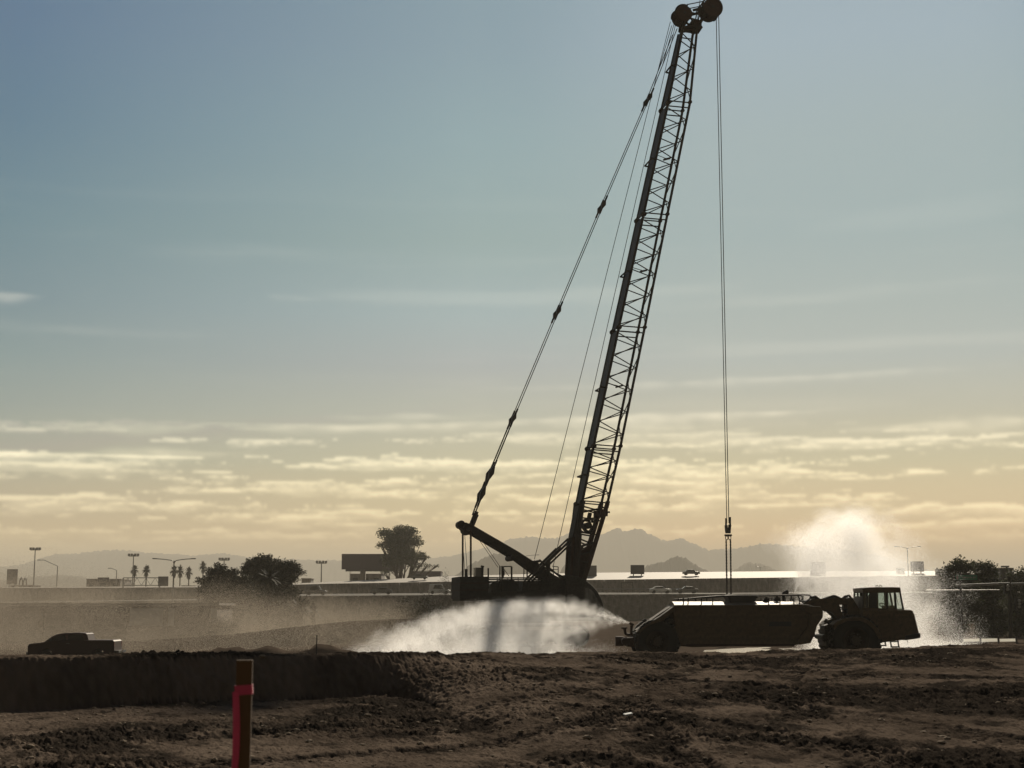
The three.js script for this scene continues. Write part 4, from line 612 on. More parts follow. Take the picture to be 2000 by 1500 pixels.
// ---------------------------------------------------------------- long low building on the left
{
  const DEP = 150, a = at(-260, 1178, DEP), b = at(425, 1178, DEP), top = b.y, w = b.x - a.x, g = -1.3;
  const bl = thing('low_building', 'long low brown block building behind the pickup truck', 'building', V((a.x + b.x) / 2, g, -DEP), 0);
  part('wall', box(0, (top - g) / 2 - 0.12, -4, w, top - g - 0.24, 8), M.block, bl); part('roof_edge', box(0, top - g - 0.1, -4, w + 0.4, 0.2, 8.5), M.concrete, bl);
  for (const [p0, p1, y0, y1] of [[254, 340, 1188, 1222], [412, 424, 1188, 1216]]) { const p = at(p0, y0, DEP), q = at(p1, y1, DEP), cx = (p.x + q.x) / 2 - (a.x + b.x) / 2, d = part('roll_door', box(cx, (p.y + q.y) / 2 - g, 0.04, q.x - p.x, p.y - q.y, 0.08), M.door, bl); for (let i = 1; i < 7; i++) part('door_slat', box(cx, mix(q.y, p.y, i / 7) - g, 0.09, q.x - p.x, 0.03, 0.03), M.door, d); }
  for (let i = 0; i < 9; i++) part('pilaster', box(-w / 2 + 1 + i * (w - 2) / 8.0, (top - g) / 2 - 0.2, 0.1, 0.5, top - g - 0.4, 0.2), M.block, bl);
}
// ---------------------------------------------------------------- signs, poles, small buildings along the freeway
const FLOOR = -1.6;
function boxBuilding(name, label, px0, px1, py, d, depth, m = M.stucco, extra) {
  const a = at(px0, py, d), b = at(px1, py, d), h = a.y - FLOOR, w = b.x - a.x, o = thing(name, label, 'building', V((a.x + b.x) / 2, FLOOR, -d - depth / 2));
  part('wall', box(0, h / 2, 0, w, h, depth), m, o); part('parapet', box(0, h + 0.12, 0, w + 0.3, 0.24, depth + 0.3), m, o);
  for (let i = 0; i < 3; i++) part('window', box(-w / 3 + i * w / 3, h - 1.6, depth / 2 + 0.02, w / 6, 1.0, 0.04), M.darkGlass, o);
  if (extra) extra(o, h, w); return o;
}
boxBuilding('shop_building', 'long flat roofed building above the freeway wall left of the palms', 169, 235, 1132, 470, 14);
boxBuilding('shop_building', 'small flat building under the billboard', 684, 745, 1122, 470, 12);
boxBuilding('shop_building', 'low dark building with a roof frame right of the tall pine', 800, 861, 1117, 470, 12, M.board, (o, h, w) => { const f = []; for (let i = 0; i < 8; i++) { f.push(bar(V(-w / 4 + i * 0.5, h, 4), V(-w / 4 + i * 0.5 + 0.1, h + 1.3, 4), 0.06)); } f.push(bar(V(-w / 4, h + 1.2, 4), V(-w / 4 + 3.6, h + 1.2, 4), 0.07), bar(V(-w / 4, h + 0.5, 4), V(-w / 4 + 3.6, h + 0.5, 4), 0.05)); part('roof_frame', f, M.galv, o); });
boxBuilding('utility_building', 'small square building at the foot of the overhead sign truss', 355, 381, 1145, 470, 8);
boxBuilding('utility_building', 'narrow block building right of the broad trees', 589, 607, 1131, 410, 6);
boxBuilding('utility_building', 'low flat building under the tall sign board by the arched sign', 20, 64, 1144, 470, 8);
boxBuilding('utility_building', 'square block building behind the traffic signal pole', 1955, 1977, 1113, 180, 6, M.signBack);
function signBoard(label, px0, px1, py0, py1, d, m = M.signBack, artwork) {
  const a = at(px0, py0, d), b = at(px1, py1, d), w = b.x - a.x, h = a.y - b.y, o = thing('sign_board', label, 'sign', V((a.x + b.x) / 2, FLOOR, -d));
  const y = (a.y + b.y) / 2 - FLOOR; part('panel', box(0, y, 0, w, h, 0.35), m, o); part('frame', [box(0, y + h / 2, 0, w + 0.1, 0.12, 0.42), box(0, y - h / 2, 0, w + 0.1, 0.12, 0.42), box(-w / 2, y, 0, 0.12, h, 0.42), box(w / 2, y, 0, 0.12, h, 0.42)], M.black, o);
  for (const s of [-0.3, 0.3]) part('post', bar(V(s * w, 0, -0.3), V(s * w, y, -0.3), 0.16), M.galv, o);
  if (artwork) part('artwork', artwork(w, h).map((g) => g.translate(0, y, 0.2)), M.paintGrey, o); return o;
}
signBoard('tall dark sign board beside the arched sign', 15, 33, 1112, 1141, 440);
signBoard('dark back of a freeway sign left of the rounded butte', 1232, 1258, 1104, 1121, 395);
signBoard('dark square sign beside the boom foot', 1141, 1165, 1105, 1127, 395);
signBoard('freeway sign with pale curved artwork beside the twin arm street lamp', 1779, 1804, 1097, 1116, 395, M.signBack, (w, h) => [pipe([V(-w * 0.42, -h * 0.1, 0), V(-w * 0.1, -h * 0.12, 0), V(w * 0.05, h * 0.1, 0), V(w * 0.22, -h * 0.05, 0), V(w * 0.4, -h * 0.3, 0)], 0.1), pipe([V(-w * 0.3, h * 0.2, 0), V(-w * 0.1, -h * 0.2, 0), V(w * 0.15, -h * 0.1, 0)], 0.08)]);
signBoard('small dark freeway sign left of the dark roadside trees', 1827, 1839, 1112, 1123, 390);
signBoard('pale grey freeway sign hidden in the spray plume', 1583, 1612, 1098, 1124, 395, M.signBack);
signBoard('small pale sign beside the spray plume', 1751, 1766, 1110, 1121, 395, M.paintGrey);
signBoard('small dark sign on the freeway wall left of the hoist chains', 1214, 1236, 1138, 1161, 316, M.concrete);
{ // billboard
  const d = 440, a = at(668, 1082, d), b = at(790, 1112, d), w = b.x - a.x, h = a.y - b.y, cx = (a.x + b.x) / 2, o = thing('billboard', 'wide dark billboard on a single pylon behind the tall pine', 'billboard', V(cx, FLOOR, -d));
  const y = (a.y + b.y) / 2 - FLOOR; part('panel', box(0, y, 0, w, h, 1.2), M.board, o); part('apron', box(0.4, y - h / 2 - 0.3, 0, w - 1.6, 0.6, 1.5), M.signBack, o);
  const p = at(709, 1115, d); part('pylon', box(p.x - cx, (y - h / 2) / 2, 0, 1.5, y - h / 2, 1.5), M.concrete, o); const q = at(684.5, 1115, d); part('ladder', [bar(V(q.x - cx - 0.1, 0, 0.6), V(q.x - cx - 0.1, y - h / 2, 0.6), 0.07), bar(V(q.x - cx + 0.2, 0, 0.6), V(q.x - cx + 0.2, y - h / 2, 0.6), 0.05)], M.galv, o);
  for (let i = 0; i < 5; i++) part('lamp_arm', bar(V(-w / 2 + w * (i + 0.5) / 5, y - h / 2 - 0.5, 0.6), V(-w / 2 + w * (i + 0.5) / 5, y - h / 2 - 0.6, 2.2), 0.05), M.galv, o);
}
{ // arched sign
  const d = 440, a = at(37, 1145, d), b = at(53, 1128, d), w = b.x - a.x, h = b.y - a.y, o = thing('arch_sign', 'sign of two tall arches side by side behind the freeway wall', 'sign', V((a.x + b.x) / 2, FLOOR, -d)), y = a.y - FLOOR;
  for (const s of [-1, 1]) part('arch', pipe([V(s * w / 4 - w / 4.2, y - 0.5, 0), V(s * w / 4 - w / 6, y + h * 0.6, 0), V(s * w / 4, y + h, 0), V(s * w / 4 + w / 6, y + h * 0.6, 0), V(s * w / 4 + w / 4.2, y - 0.5, 0)], 0.2, 6, 24), M.paintGrey, o);
  part('post', [bar(V(0, 0, 0), V(0, y, 0), 0.25), box(0, y - 0.4, 0, w + 0.5, 0.5, 0.5)], M.galv, o);
}
function highMast(label, px, py, d) { const p = at(px, py, d), h = p.y - FLOOR, o = thing('high_mast_light', label, 'lamp post', V(p.x, FLOOR, -d), 0, 'lamp posts along the freeway'); part('pole', bar(V(0, 0, 0), V(0, h, 0), 0.28, 8, 0.13), M.galv, o); part('crossarm', bar(V(-1.4, h - 0.5, 0), V(1.4, h - 0.5, 0), 0.09), M.galv, o); for (const x of [-1.3, -0.5, 0.5, 1.3]) part('lamp_head', box(x, h - 0.1, 0, 0.62, 0.7, 0.5), M.galv, o); }
highMast('high mast light left of the single arm street lamp', 69, 1071, 430); highMast('high mast light rising behind a palm', 261, 1083, 430); highMast('high mast light behind the bushy tree', 438, 1091, 430); highMast('high mast light standing alone left of the billboard', 628, 1097, 430);
function twinLamp(label, px, py, d, arm) { const p = at(px, py + 4, d), h = p.y - FLOOR, o = thing('street_lamp', label, 'street lamp', V(p.x, FLOOR, -d), 0, 'lamp posts along the freeway'); part('pole', bar(V(0, 0, 0), V(0, h, 0), 0.17, 8, 0.1), M.galv, o); for (const s of [-1, 1]) { const a = part('arm', pipe([V(0, h - 0.5, 0), V(s * 0.3, h, 0), V(s * arm * 0.6, h + 0.22, 0), V(s * arm, h + 0.3, 0)], 0.065), M.galv, o); part('lamp_head', box(s * (arm + 0.3), h + 0.32, 0, 0.75, 0.16, 0.3, 0, 0, s * 0.04), M.galv, a); } }
twinLamp('twin arm street lamp in front of the palms', 340, 1091, 240, 2.8); twinLamp('twin arm street lamp beside the curved artwork sign', 1772, 1066, 352, 2.5); twinLamp('tiny far twin arm lamp right of the hoist chains', 1485, 1104, 900, 2.4); twinLamp('twin arm lamp behind the crane mast', 1025, 1082, 420, 3.4);
function cobraLamp(label, px, py, d, len, px2) { const p = at(px, py, d), q = at(px2, py, d), h = p.y - FLOOR, o = thing('street_lamp', label, 'street lamp', V(p.x, FLOOR, -d), 0, 'lamp posts along the freeway'), a = q.x - p.x; part('pole', bar(V(0, 0, 0), V(0, h - len, 0), 0.17, 8, 0.11), M.galv, o); const r = part('arm', pipe([V(0, h - len, 0), V(a * 0.5, h - len * 0.3, 0), V(a * 0.72, h, 0), V(a * 0.95, h, 0)], 0.08), M.galv, o); part('lamp_head', box(a, h + 0.02, 0, 0.9, 0.2, 0.35), M.galv, r); }
cobraLamp('single arm street lamp right of the tallest high mast light', 113, 1094, 400, 1.6, 76); cobraLamp('short single arm street lamp above the long flat building', 228, 1110, 430, 0.6, 214); cobraLamp('small hooked lamp above the square block building', 1969, 1107, 178, 0.3, 1963);
{ // overhead sign truss
  const d = 395, a = at(241, 1133, d), b = at(312, 1133, d), o = thing('sign_truss', 'overhead sign truss with a dark panel crossing the freeway by the palms', 'sign', V(a.x, FLOOR, -d)), w = b.x - a.x, y = a.y - FLOOR, t = [];
  part('post', bar(V(0, 0, 0), V(0, y + 0.6, 0), 0.22), M.galv, o); part('post', bar(V(w, 0, 0), V(w, y + 0.6, 0), 0.22), M.galv, o);
  part('chord', bar(V(0, y + 0.6, 0), V(w, y + 0.6, 0), 0.13), M.galv, o); part('chord', bar(V(0, y - 1.4, 0), V(w, y - 1.4, 0), 0.13), M.galv, o);
  for (let i = 0; i < 8; i++) part('lacing_bar', bar(V(w * i / 8, i % 2 ? y + 0.6 : y - 1.4, 0), V(w * (i + 1) / 8, i % 2 ? y - 1.4 : y + 0.6, 0), 0.07), M.galv, o);
  const s = at(310, 1126, d), e = at(329, 1145, d); part('panel', box((s.x + e.x) / 2 - a.x, (s.y + e.y) / 2 - FLOOR, 0.4, e.x - s.x, s.y - e.y, 0.2), M.signBack, o); part('panel', box(at(249, 0, d).x - a.x, y + 0.1, 0.4, 3, 1.2, 0.2), M.signBack, o);
}
// ---------------------------------------------------------------- trees and shrubs
function crown(blobs, n, size, seed, flat = 0.6) {           // leaf clumps spread through lobes: [x, y, z, radius, height radius]
  const r = rng(seed), P = [], vol = blobs.map((b) => b[3] * b[3] * b[4]), tot = vol.reduce((a, b) => a + b);
  blobs.forEach((b, k) => { const m = Math.ceil(n * vol[k] / tot); for (let i = 0; i < m; i++) {
    const u = r() * 2 - 1, a = r() * 6.2832, q = Math.pow(r(), 0.45), s = Math.sqrt(1 - u * u), bump = 1 + 0.28 * noise(a * 1.9 + seed, u * 2.5 + k * 7) + 0.18 * noise(a * 5, u * 6 + k);
    const c = V(b[0] + b[3] * q * s * Math.cos(a) * bump, b[1] + b[4] * q * u * bump, b[2] + b[3] * q * s * Math.sin(a) * bump);
    for (let t = 0; t < 3; t++) { const l = size * (0.5 + r()), o = V((r() - 0.5) * size * 2, (r() - 0.5) * size * 1.4, (r() - 0.5) * size * 2).add(c), e1 = V(r() - 0.5, (r() - 0.5) * flat + 0.1, r() - 0.5).normalize().multiplyScalar(l), e2 = V(r() - 0.5, (r() - 0.5) * 0.8, r() - 0.5).normalize().multiplyScalar(l * 0.55); P.push(o.x, o.y, o.z, o.x + e1.x, o.y + e1.y, o.z + e1.z, o.x + e1.x * 0.5 + e2.x, o.y + e1.y * 0.5 + e2.y, o.z + e1.z * 0.5 + e2.z); }
  } });
  const g = new THREE.BufferGeometry(); g.setAttribute('position', new THREE.Float32BufferAttribute(P, 3)); g.computeVertexNormals(); return g;
}
function tree(name, label, px, d, baseY, lobes, n, leafSize, m, seed, group, stems = 1) {   // lobes in picture survey: [px, py, radius px, flatness]
  const r = rng(seed), b = at(px, 1185, d), sc = 2921 / d, o = thing(name, label, 'tree', V(b.x, baseY, -d), 0, group);
  const blobs = lobes.map(([x, y, rad, fl = 0.8]) => { const p = at(x, y, d); return [p.x - b.x, p.y - baseY, (r() - 0.5) * rad / sc * 1.2, rad / sc, rad / sc * fl]; });
  const limbs = []; for (let s = 0; s < stems; s++) { const bx = (s - (stems - 1) / 2) * 0.9; blobs.forEach((q, k) => { if (k % stems !== s) return; const f = V(bx, 0, 0), m1 = V(bx * 1.2 + q[0] * 0.25, q[1] * 0.5, q[2] * 0.2), e = V(q[0], q[1], q[2]), R = 0.02 * (blobs[0][1] + 6); limbs.push(bar(f, m1, R, 7, R * 0.75), bar(m1, e, R * 0.75, 6, R * 0.2)); for (let t = 0; t < 4; t++) { const e2 = e.clone().add(V((r() - 0.5) * q[3] * 1.6, (r() - 0.3) * q[4] * 1.3, (r() - 0.5) * q[3] * 1.6)); limbs.push(bar(m1.clone().lerp(e, 0.3 + 0.6 * r()), e2, R * 0.3, 5, R * 0.08)); } }); }
  part('trunk', limbs, M.bark, o); part('crown', crown(blobs, n, leafSize, seed), m, o); return o;
}
tree('pine_tree', 'tall dark pine beside the billboard', 783, 428, FLOOR, [[778, 1062, 30, 0.85], [752, 1042, 16, 0.6], [747, 1066, 12, 0.5], [800, 1040, 16, 0.7], [782, 1036, 14, 0.7], [812, 1058, 15, 0.7], [820, 1086, 15, 0.55], [795, 1088, 22, 0.8], [762, 1094, 18, 0.8], [833, 1088, 7, 0.5], [753, 1118, 9, 0.6], [806, 1106, 10, 0.5], [835, 1105, 9, 0.28], [850, 1105, 8, 0.25], [770, 1114, 10, 0.6], [820, 1104, 10, 0.35]], 6500, 0.55, M.leaf, 301, null, 3);
tree('broad_tree', 'broad rounded tree behind the tall palm trunk', 518, 205, -0.9, [[502, 1110, 25, 0.85], [515, 1098, 16, 0.8], [487, 1114, 16, 0.8], [535, 1110, 22, 0.8], [562, 1112, 22, 0.75], [575, 1112, 14, 0.8], [548, 1130, 24, 0.7], [520, 1135, 28, 0.7], [570, 1132, 14, 0.6], [500, 1145, 20, 0.6], [530, 1165, 28, 0.7], [565, 1158, 20, 0.7], [545, 1192, 26, 0.6], [505, 1185, 24, 0.7], [590, 1118, 8, 0.6], [470, 1118, 8, 0.6], [522, 1088, 8, 0.8]], 11000, 0.33, M.leafGrey, 302, 'dusty trees left of the billboard', 2);
tree('bushy_tree', 'bushy tree spreading over the end of the low building', 440, 190, -0.9, [[432, 1118, 15, 0.9], [414, 1118, 12, 0.8], [445, 1132, 22, 0.8], [415, 1140, 22, 0.8], [470, 1140, 22, 0.75], [402, 1158, 18, 0.8], [440, 1160, 30, 0.8], [480, 1165, 22, 0.8], [460, 1185, 26, 0.7], [410, 1185, 24, 0.7], [392, 1135, 9, 0.8], [425, 1108, 8, 0.9], [455, 1118, 10, 0.7], [385, 1195, 16, 0.8], [440, 1205, 28, 0.5]], 10000, 0.30, M.leafGrey, 303, 'dusty trees left of the billboard', 2);
const darkTrees = [
  ['dark feathery tree rising left of the green street sign', 1868, 128, [[1862, 1112, 18, 0.8], [1876, 1100, 12, 1], [1846, 1118, 14, 0.7], [1890, 1110, 18, 0.8], [1870, 1140, 26, 0.8], [1840, 1150, 20, 0.9], [1895, 1145, 22, 0.8], [1870, 1180, 30, 0.9], [1845, 1195, 24, 1], [1900, 1190, 24, 1], [1868, 1225, 30, 0.7]]],
  ['dark round tree behind the green street sign', 1925, 134, [[1915, 1112, 20, 0.8], [1930, 1108, 14, 0.8], [1938, 1120, 14, 0.8], [1925, 1145, 28, 0.8], [1905, 1160, 22, 1], [1945, 1155, 22, 0.9], [1925, 1195, 32, 0.9], [1950, 1205, 26, 1], [1930, 1232, 30, 0.6]]],
  ['dark tree right of the traffic signal pole', 1985, 140, [[1985, 1125, 22, 0.5], [2010, 1122, 24, 0.7], [1975, 1150, 26, 0.8], [2015, 1155, 30, 0.9], [1985, 1190, 34, 0.9], [2030, 1195, 36, 1], [1985, 1228, 36, 0.6], [2050, 1150, 40, 0.9]]],
];
darkTrees.forEach(([label, px, d, lobes], i) => tree('roadside_tree', label, px, d, -0.6, lobes, 7500, 0.22, M.leaf, 310 + i, 'dark trees beside the road'));
function palm(name, label, px, py, d, baseY, R, n, group, seed, skirt = 1) {
  const r = rng(seed), p = at(px, py, d), h = p.y - baseY, o = thing(name, label, 'palm', V(p.x, baseY, -d), 0, group);
  const lean = (r() - 0.5) * 0.6; part('trunk', [bar(V(-lean, 0, 0), V(-lean * 0.4, h * 0.5, 0), 0.26, 8, 0.22), bar(V(-lean * 0.4, h * 0.5, 0), V(0, h, 0), 0.22, 8, 0.19)], M.bark, o);
  const P = []; const frond = (a, e, l, w, droop) => { const seg = 5; let pr = null; for (let i = 0; i <= seg; i++) { const t = i / seg, rr = l * t * Math.cos(e) * (1 - 0.15 * t), y = h + l * t * Math.sin(e) - droop * l * t * t, ww = w * Math.sin(Math.PI * (0.15 + 0.8 * t)), c = V(Math.cos(a) * rr, y, Math.sin(a) * rr), s = V(-Math.sin(a), 0, Math.cos(a)).multiplyScalar(ww); const A = c.clone().add(s), B = c.clone().sub(s); if (pr) P.push(...pr[0].toArray(), ...pr[1].toArray(), ...A.toArray(), ...pr[1].toArray(), ...B.toArray(), ...A.toArray()); pr = [A, B]; } };
  for (let i = 0; i < n; i++) frond(r() * 6.283, -0.5 + 1.9 * r(), R * (0.75 + 0.35 * r()), 0.12 * R * 0.8, 0.45 * r());
  for (let i = 0; i < n * 0.6 * skirt; i++) frond(r() * 6.283, -1.0 - 0.5 * r(), R * (0.6 + 0.5 * r()), 0.1 * R, 0.2);
  const g = new THREE.BufferGeometry(); g.setAttribute('position', new THREE.Float32BufferAttribute(P, 3)); g.computeVertexNormals(); part('crown', g, M.palmLeaf, o); return o;
}
[[263, 1113, 'fan palm in front of the second high mast light'], [286, 1113, 'fan palm standing alone above the sign truss'], [340, 1114, 'fan palm behind the twin arm street lamp pole'], [352, 1114, 'fan palm just right of the twin arm street lamp pole'], [369, 1117, 'short fan palm between the street lamp and the bushy tree'], [397, 1106, 'tall fan palm touching the bushy tree']].forEach(([x, y, l], i) => palm('fan_palm', l, x, y, 520, FLOOR, 2.15, 130, 'fan palms along the freeway', 400 + i));
palm('old_palm', 'dark palm with a thick ragged trunk before the broad tree', 526, 1128, 180, -1.0, 1.75, 60, null, 420, 2.4);
palm('yucca_plant', 'spiky yucca clump right of the dark palm', 588, 1190, 165, -0.6, 2.0, 60, 'spiky plants on the bank', 421, 0.3); palm('yucca_plant', 'small spiky yucca clump among the low shrubs', 612, 1195, 168, -0.6, 1.3, 50, 'spiky plants on the bank', 422, 0.3);
function shrub(label, px, py, d, R, hgt, seed) { const p = at(px, py, d), gy = midShape(p.x, Math.min(d, 345)) - 0.1, o = thing('shrub', label, 'shrub', V(p.x, gy, -d), 0, 'dusty shrubs on the bank'), r = rng(seed), b = [[0, hgt * 0.55, 0, R, hgt * 0.55], [R * 0.6, hgt * 0.45, 0.2, R * 0.7, hgt * 0.45], [-R * 0.6, hgt * 0.4, -0.2, R * 0.7, hgt * 0.42], [r() - 0.5, hgt * 0.8, 0, R * 0.55, hgt * 0.3]]; part('stems', b.map((q) => bar(V(0, 0, 0), V(q[0], q[1], q[2]), 0.05, 5, 0.02)), M.bark, o); part('foliage', crown(b, 1300, 0.16, seed), M.leafGrey, o); }
[['rounded shrub beside the spiky yucca clump', 565, 1180, 172, 1.7, 3.4], ['wide low shrub right of the yucca clumps', 640, 1200, 176, 1.6, 1.9], ['low shrub below the billboard', 672, 1200, 180, 1.7, 2.0], ['small shrub below the tall pine', 705, 1200, 178, 1.5, 1.8], ['leafy shrub between the tall pine and the spray', 740, 1195, 176, 1.6, 2.6], ['tall shrub left of the crane counterweight', 795, 1170, 172, 1.9, 3.9], ['tall shrub touching the crane counterweight', 835, 1165, 174, 1.8, 4.2], ['thin shrub on the freeway edge by the crane counterweight', 868, 1130, 300, 1.6, 9.6], ['low shrub under the bushy tree', 385, 1205, 160, 1.6, 2.2], ['low shrub at the corner of the low building', 432, 1210, 150, 1.5, 2.0]].forEach(([l, x, y, d, R, h], i) => shrub(l, x, y, d, R, h, 500 + i));
// ---------------------------------------------------------------- street corner on the right
{
  const d = 118, p = at(1875, 1185, d), gy = -0.5, o = thing('signal_pole', 'dark street pole carrying a green street name sign', 'street sign', V(p.x, gy, -d)), L = (x, y, z = 0) => { const q = at(x, y, d); return V(q.x - p.x, q.y - gy, z); };
  part('pole', bar(V(0, 0, 0), L(1875, 1117), 0.11, 10, 0.08), M.crane, o);
  const a = L(1862.5, 1121.5), b = L(1910, 1134.5), s = part('street_sign', box((a.x + b.x) / 2, (a.y + b.y) / 2, 0.13, b.x - a.x, a.y - b.y, 0.04), M.black, o); part('sign_face', box((a.x + b.x) / 2, (a.y + b.y) / 2, 0.16, (b.x - a.x) * 0.92, (a.y - b.y) * 0.78, 0.02), M.green, s);
  const w = b.x - a.x, h = a.y - b.y; part('emblem', box(a.x + w * 0.12, (a.y + b.y) / 2, 0.175, w * 0.09, h * 0.6, 0.008), M.galv, s); part('lettering', [0.36, 0.42, 0.47, 0.53, 0.60, 0.66, 0.72, 0.80, 0.86].map((t, i) => box(a.x + w * t, (a.y + b.y) / 2 + (i % 3 - 1) * 0.01, 0.175, w * 0.034, h * (0.2 + 0.06 * (i % 2)), 0.008)), M.galv, s);
  part('mast_arm', [bar(L(1867, 1143.6), L(1972, 1139.6), 0.10, 10)], M.galv, o); part('mast_arm', bar(L(1808, 1153.5), L(1952, 1152.8), 0.055, 8), M.galv, o);
  for (const [x, y] of [[1965, 1150], [1881, 1209]]) { const h2 = part('signal_head', box(...L(x, y, 0.15).toArray(), 0.42, 0.75, 0.3), M.black, o); for (let i = 0; i < 2; i++) part('visor', bar(L(x, y - 5 + i * 6, 0.3), L(x, y - 5 + i * 6, 0.5), 0.12, 10), M.galv, h2); }
}
{
  const d = 120, p = at(1971, 1185, d), gy = -0.5, o = thing('signal_pole', 'thick dark signal pole with a traffic light at the street corner', 'traffic light', V(p.x, gy, -d)), L = (x, y, z = 0) => { const q = at(x, y, d); return V(q.x - p.x, q.y - gy, z); };
  part('pole', bar(V(0, 0, 0), L(1971, 1126), 0.16, 10, 0.13), M.crane, o); part('mast_arm', bar(L(1971, 1140.5), L(2040, 1139.5), 0.09, 10), M.galv, o);
  const h = part('signal_head', box(...L(1987, 1180, 0.1).toArray(), 0.4, 0.95, 0.3), M.black, o); for (let i = 0; i < 3; i++) part('visor', bar(L(1988, 1173 + i * 6.2, 0.25), L(1988, 1173 + i * 6.2, 0.42), 0.11, 12), M.galv, h); part('bracket', bar(L(1971, 1180), L(1987, 1180), 0.05), M.black, o);
}
{
  const d = 103, a = at(1880, 1253.5, d), b = at(1985, 1247, d), gy = midShape(a.x, d) - 0.05, o = thing('bright_panel_rail', 'low rail with translucent white panels added for brightness between dark posts below the green street sign', 'fence', V(a.x, gy, -d)), w = b.x - a.x, n = 3, y0 = a.y - gy, y1 = b.y - gy, t = at(1930, 1243, d).y - gy;
  const brightPanelMat = phys(0.75, 0.75, 0.72, 1, { transmission: 0.7, thickness: 0, specularIntensity: 0.1 });  // added translucent panels stand in for bright wet ground seen between the posts
  for (let i = 0; i < n; i++) part('added_bright_panel', box(w * (i + 0.5) / n, (y0 + y1) / 2, 0.02 * (i - 1), w / n - 0.14, (y1 - y0) * (1 - 0.12 * Math.abs(i - 1)), 0.01, -0.15, 0.03 * (i - 1), 0.02), brightPanelMat, o);
  for (let i = 0; i <= n; i++) part('post', box(w * i / n, t / 2, 0, 0.09, t, 0.1), M.black, o); part('rail', bar(V(0, t, 0), V(w * 0.7, t, 0), 0.025), M.black, o);
}
// ---------------------------------------------------------------- water in the air and blown dust: clusters of droplets and grains
function cluster(n, size, seed) {                            // n small flakes in a ball of radius 1
  const r = rng(seed), P = []; for (let i = 0; i < n; i++) { const u = r() * 2 - 1, a = r() * 6.2832, q = Math.pow(r(), 0.42), s = Math.sqrt(1 - u * u), c = V(q * s * Math.cos(a), q * u, q * s * Math.sin(a)), e = V(r() - 0.5, r() - 0.5, r() - 0.5).normalize(), f = V(r() - 0.5, r() - 0.5, r() - 0.5).cross(e).normalize(), l = size * (0.5 + r()); for (const k of [0, 1, 2]) { const b = k * 2.0944; P.push(c.x + l * (e.x * Math.cos(b) + f.x * Math.sin(b)), c.y + l * (e.y * Math.cos(b) + f.y * Math.sin(b)), c.z + l * (e.z * Math.cos(b) + f.z * Math.sin(b))); } }
  const g = new THREE.BufferGeometry(); g.setAttribute('position', new THREE.Float32BufferAttribute(P, 3)); g.computeVertexNormals(); return g;
}
function swarm(name, label, category, geometry, material, count, place, seed) {
  const r = rng(seed), m = new THREE.InstancedMesh(geometry, material, count), q = new THREE.Quaternion(), e = new THREE.Euler(), x = new THREE.Matrix4();
  for (let i = 0; i < count; i++) { const [p, s] = place(r); q.setFromEuler(e.set(r() * 6.28, r() * 6.28, r() * 6.28)); m.setMatrixAt(i, x.compose(p, q, V(s, s, s))); }
  m.name = numbered(name); m.castShadow = m.receiveShadow = true; scene.add(m); return tag(m, label, category, null, 'stuff');
}
const gauss = (r) => Math.sqrt(-2 * Math.log(1 - r() * 0.9999)) * Math.cos(6.2832 * r());
const droplet = phys(0.99, 0.99, 0.99, 1, { transmission: 1, thickness: 0, ior: 1.02, specularIntensity: 0.1 });
const grain = phys(0.40, 0.355, 0.295, 1, { transmission: 0.6, thickness: 0, ior: 1.02, specularIntensity: 0 });
const drops = cluster(620, 0.0102, 61);
function ballistic(nozzle, vxa, vxb, vya, vyb, vza, vzb, grow, bias, lean = 0, jets = 0, g = 9.8) {
  const vy0 = (k) => mix(vya, vyb, k);
  return (r) => { for (;;) {
    const k = Math.pow(r(), bias), vy = vy0(k), vx = mix(vxa, vxb, r()) + lean * vy, vz = mix(vza, vzb, r()), tg = (vy + Math.sqrt(vy * vy + 2 * g * (nozzle.y + 0.35))) / g, t = tg * Math.pow(r(), 0.8), s = 0.05 + grow * t, j = 0.16 * t;
    const p = V(nozzle.x + vx * t + gauss(r) * j, nozzle.y + vy * t - 0.5 * g * t * t + gauss(r) * j * 0.6, nozzle.z + vz * t + gauss(r) * j);
    if (p.y > -0.4 && (!jets || r() < 0.12 + jets * Math.max(0, noise(vy * 1.1 + vz * 0.4, vx * 1.5 - 0.4 * vz + 40) + 0.12))) return [p, s];   // the water leaves in uneven jets
  } };
}
const tailNozzle = at(1231, 1217, TDEP - 0.3), monitor = at(1552, 1156, TDEP + 0.8);
swarm('water_spray', 'wide fan of white water spraying from the tail of the water wagon', 'water spray', drops, droplet, 2400, ballistic(tailNozzle, -10.8, -6.0, -0.6, 4.7, -2.0, 1.2, 0.5, 0.7), 71);
swarm('water_jet', 'dense white jet of water leaving the tail nozzle of the water wagon', 'water spray', drops, droplet, 2500, ballistic(tailNozzle, -12, -10, 3.2, 4.5, -0.5, 0.4, 0.26, 1), 74);
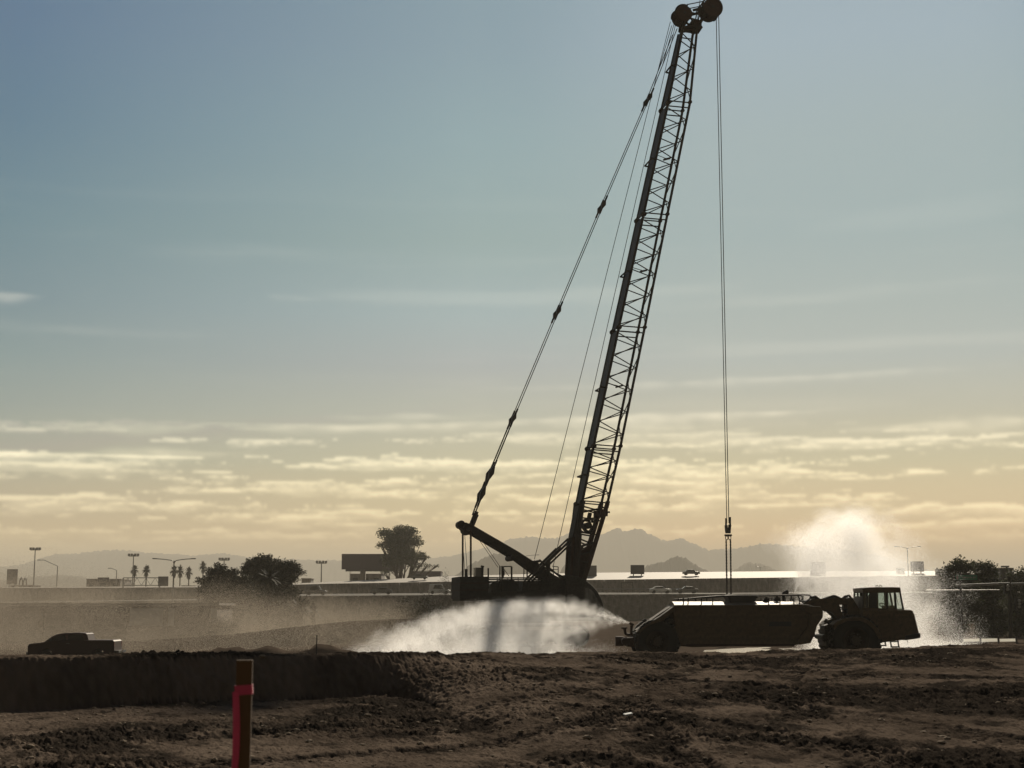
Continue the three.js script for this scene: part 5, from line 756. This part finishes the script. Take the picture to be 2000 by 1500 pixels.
swarm('water_plume', 'tall white plume of spray rising behind the tractor cab', 'water spray', drops, droplet, 4300, ballistic(monitor, -0.3, 2.3, 2.4, 9.0, -2.8, -0.4, 0.30, 0.6, 0.26, 2.6), 72);
// finer mist that the wind carries off the plume, in wisps
swarm('water_mist', 'thin pale mist drifting off the top of the spray plume', 'water spray', cluster(420, 0.0085, 63), droplet, 1700, (r) => { const k = Math.floor(r() * 12), [cx, cy, sx, sy] = [[1580, 1062, 30, 12], [1625, 1075, 32, 20], [1672, 1040, 12, 16], [1650, 1105, 45, 24], [1700, 1085, 26, 24], [1740, 1130, 24, 26], [1600, 1110, 28, 22], [1690, 1140, 50, 22], [1790, 1215, 30, 26], [1650, 1160, 50, 26], [1725, 1180, 36, 40], [1640, 1052, 40, 22]][k]; return [at(cx + sx * gauss(r), cy + sy * gauss(r), TDEP + 4 + 1.2 * gauss(r)), 0.5 + 0.5 * r()]; }, 75);
swarm('water_mist', 'low mist on the dirt under the tail spray', 'water spray', cluster(420, 0.0085, 65), droplet, 420, (r) => { const p = at(mix(740, 1160, r()), 1250, TDEP + 3 * r()); return [V(p.x + gauss(r) * 0.9, -0.35 + 1.1 * r() * r(), p.z), 0.5 + 0.4 * r()]; }, 76);
swarm('water_mist', 'pale mist hanging close to the wet dirt behind the tractor', 'water spray', cluster(420, 0.0085, 66), droplet, 900, (r) => { const u = r(), p = at(mix(1575, 1890, u), 1250, TDEP + 4 + 4 * r()); return [V(p.x + gauss(r) * 0.4, -0.35 + (2.6 - 1.7 * u) * r() * (0.4 + 0.6 * r()), p.z), 0.45 + 0.4 * r()]; }, 77);
// dust hanging over the lower ground on the left
swarm('blown_dust', 'brown dust hanging over the lower ground behind the pickup truck', 'dust', cluster(1500, 0.0052, 64), grain, 3200, (r) => { const d = mix(98, 188, r()), u = Math.pow(r(), 1.45), px = mix(-180, 800, u), h = -1.2 + (7 - 4.2 * u) * Math.pow(r(), 1.7); const p = at(px, 1185, d); return [V(p.x, h, -d), 1.4 + 1.2 * r()]; }, 73);
renderer.render(scene, camera);
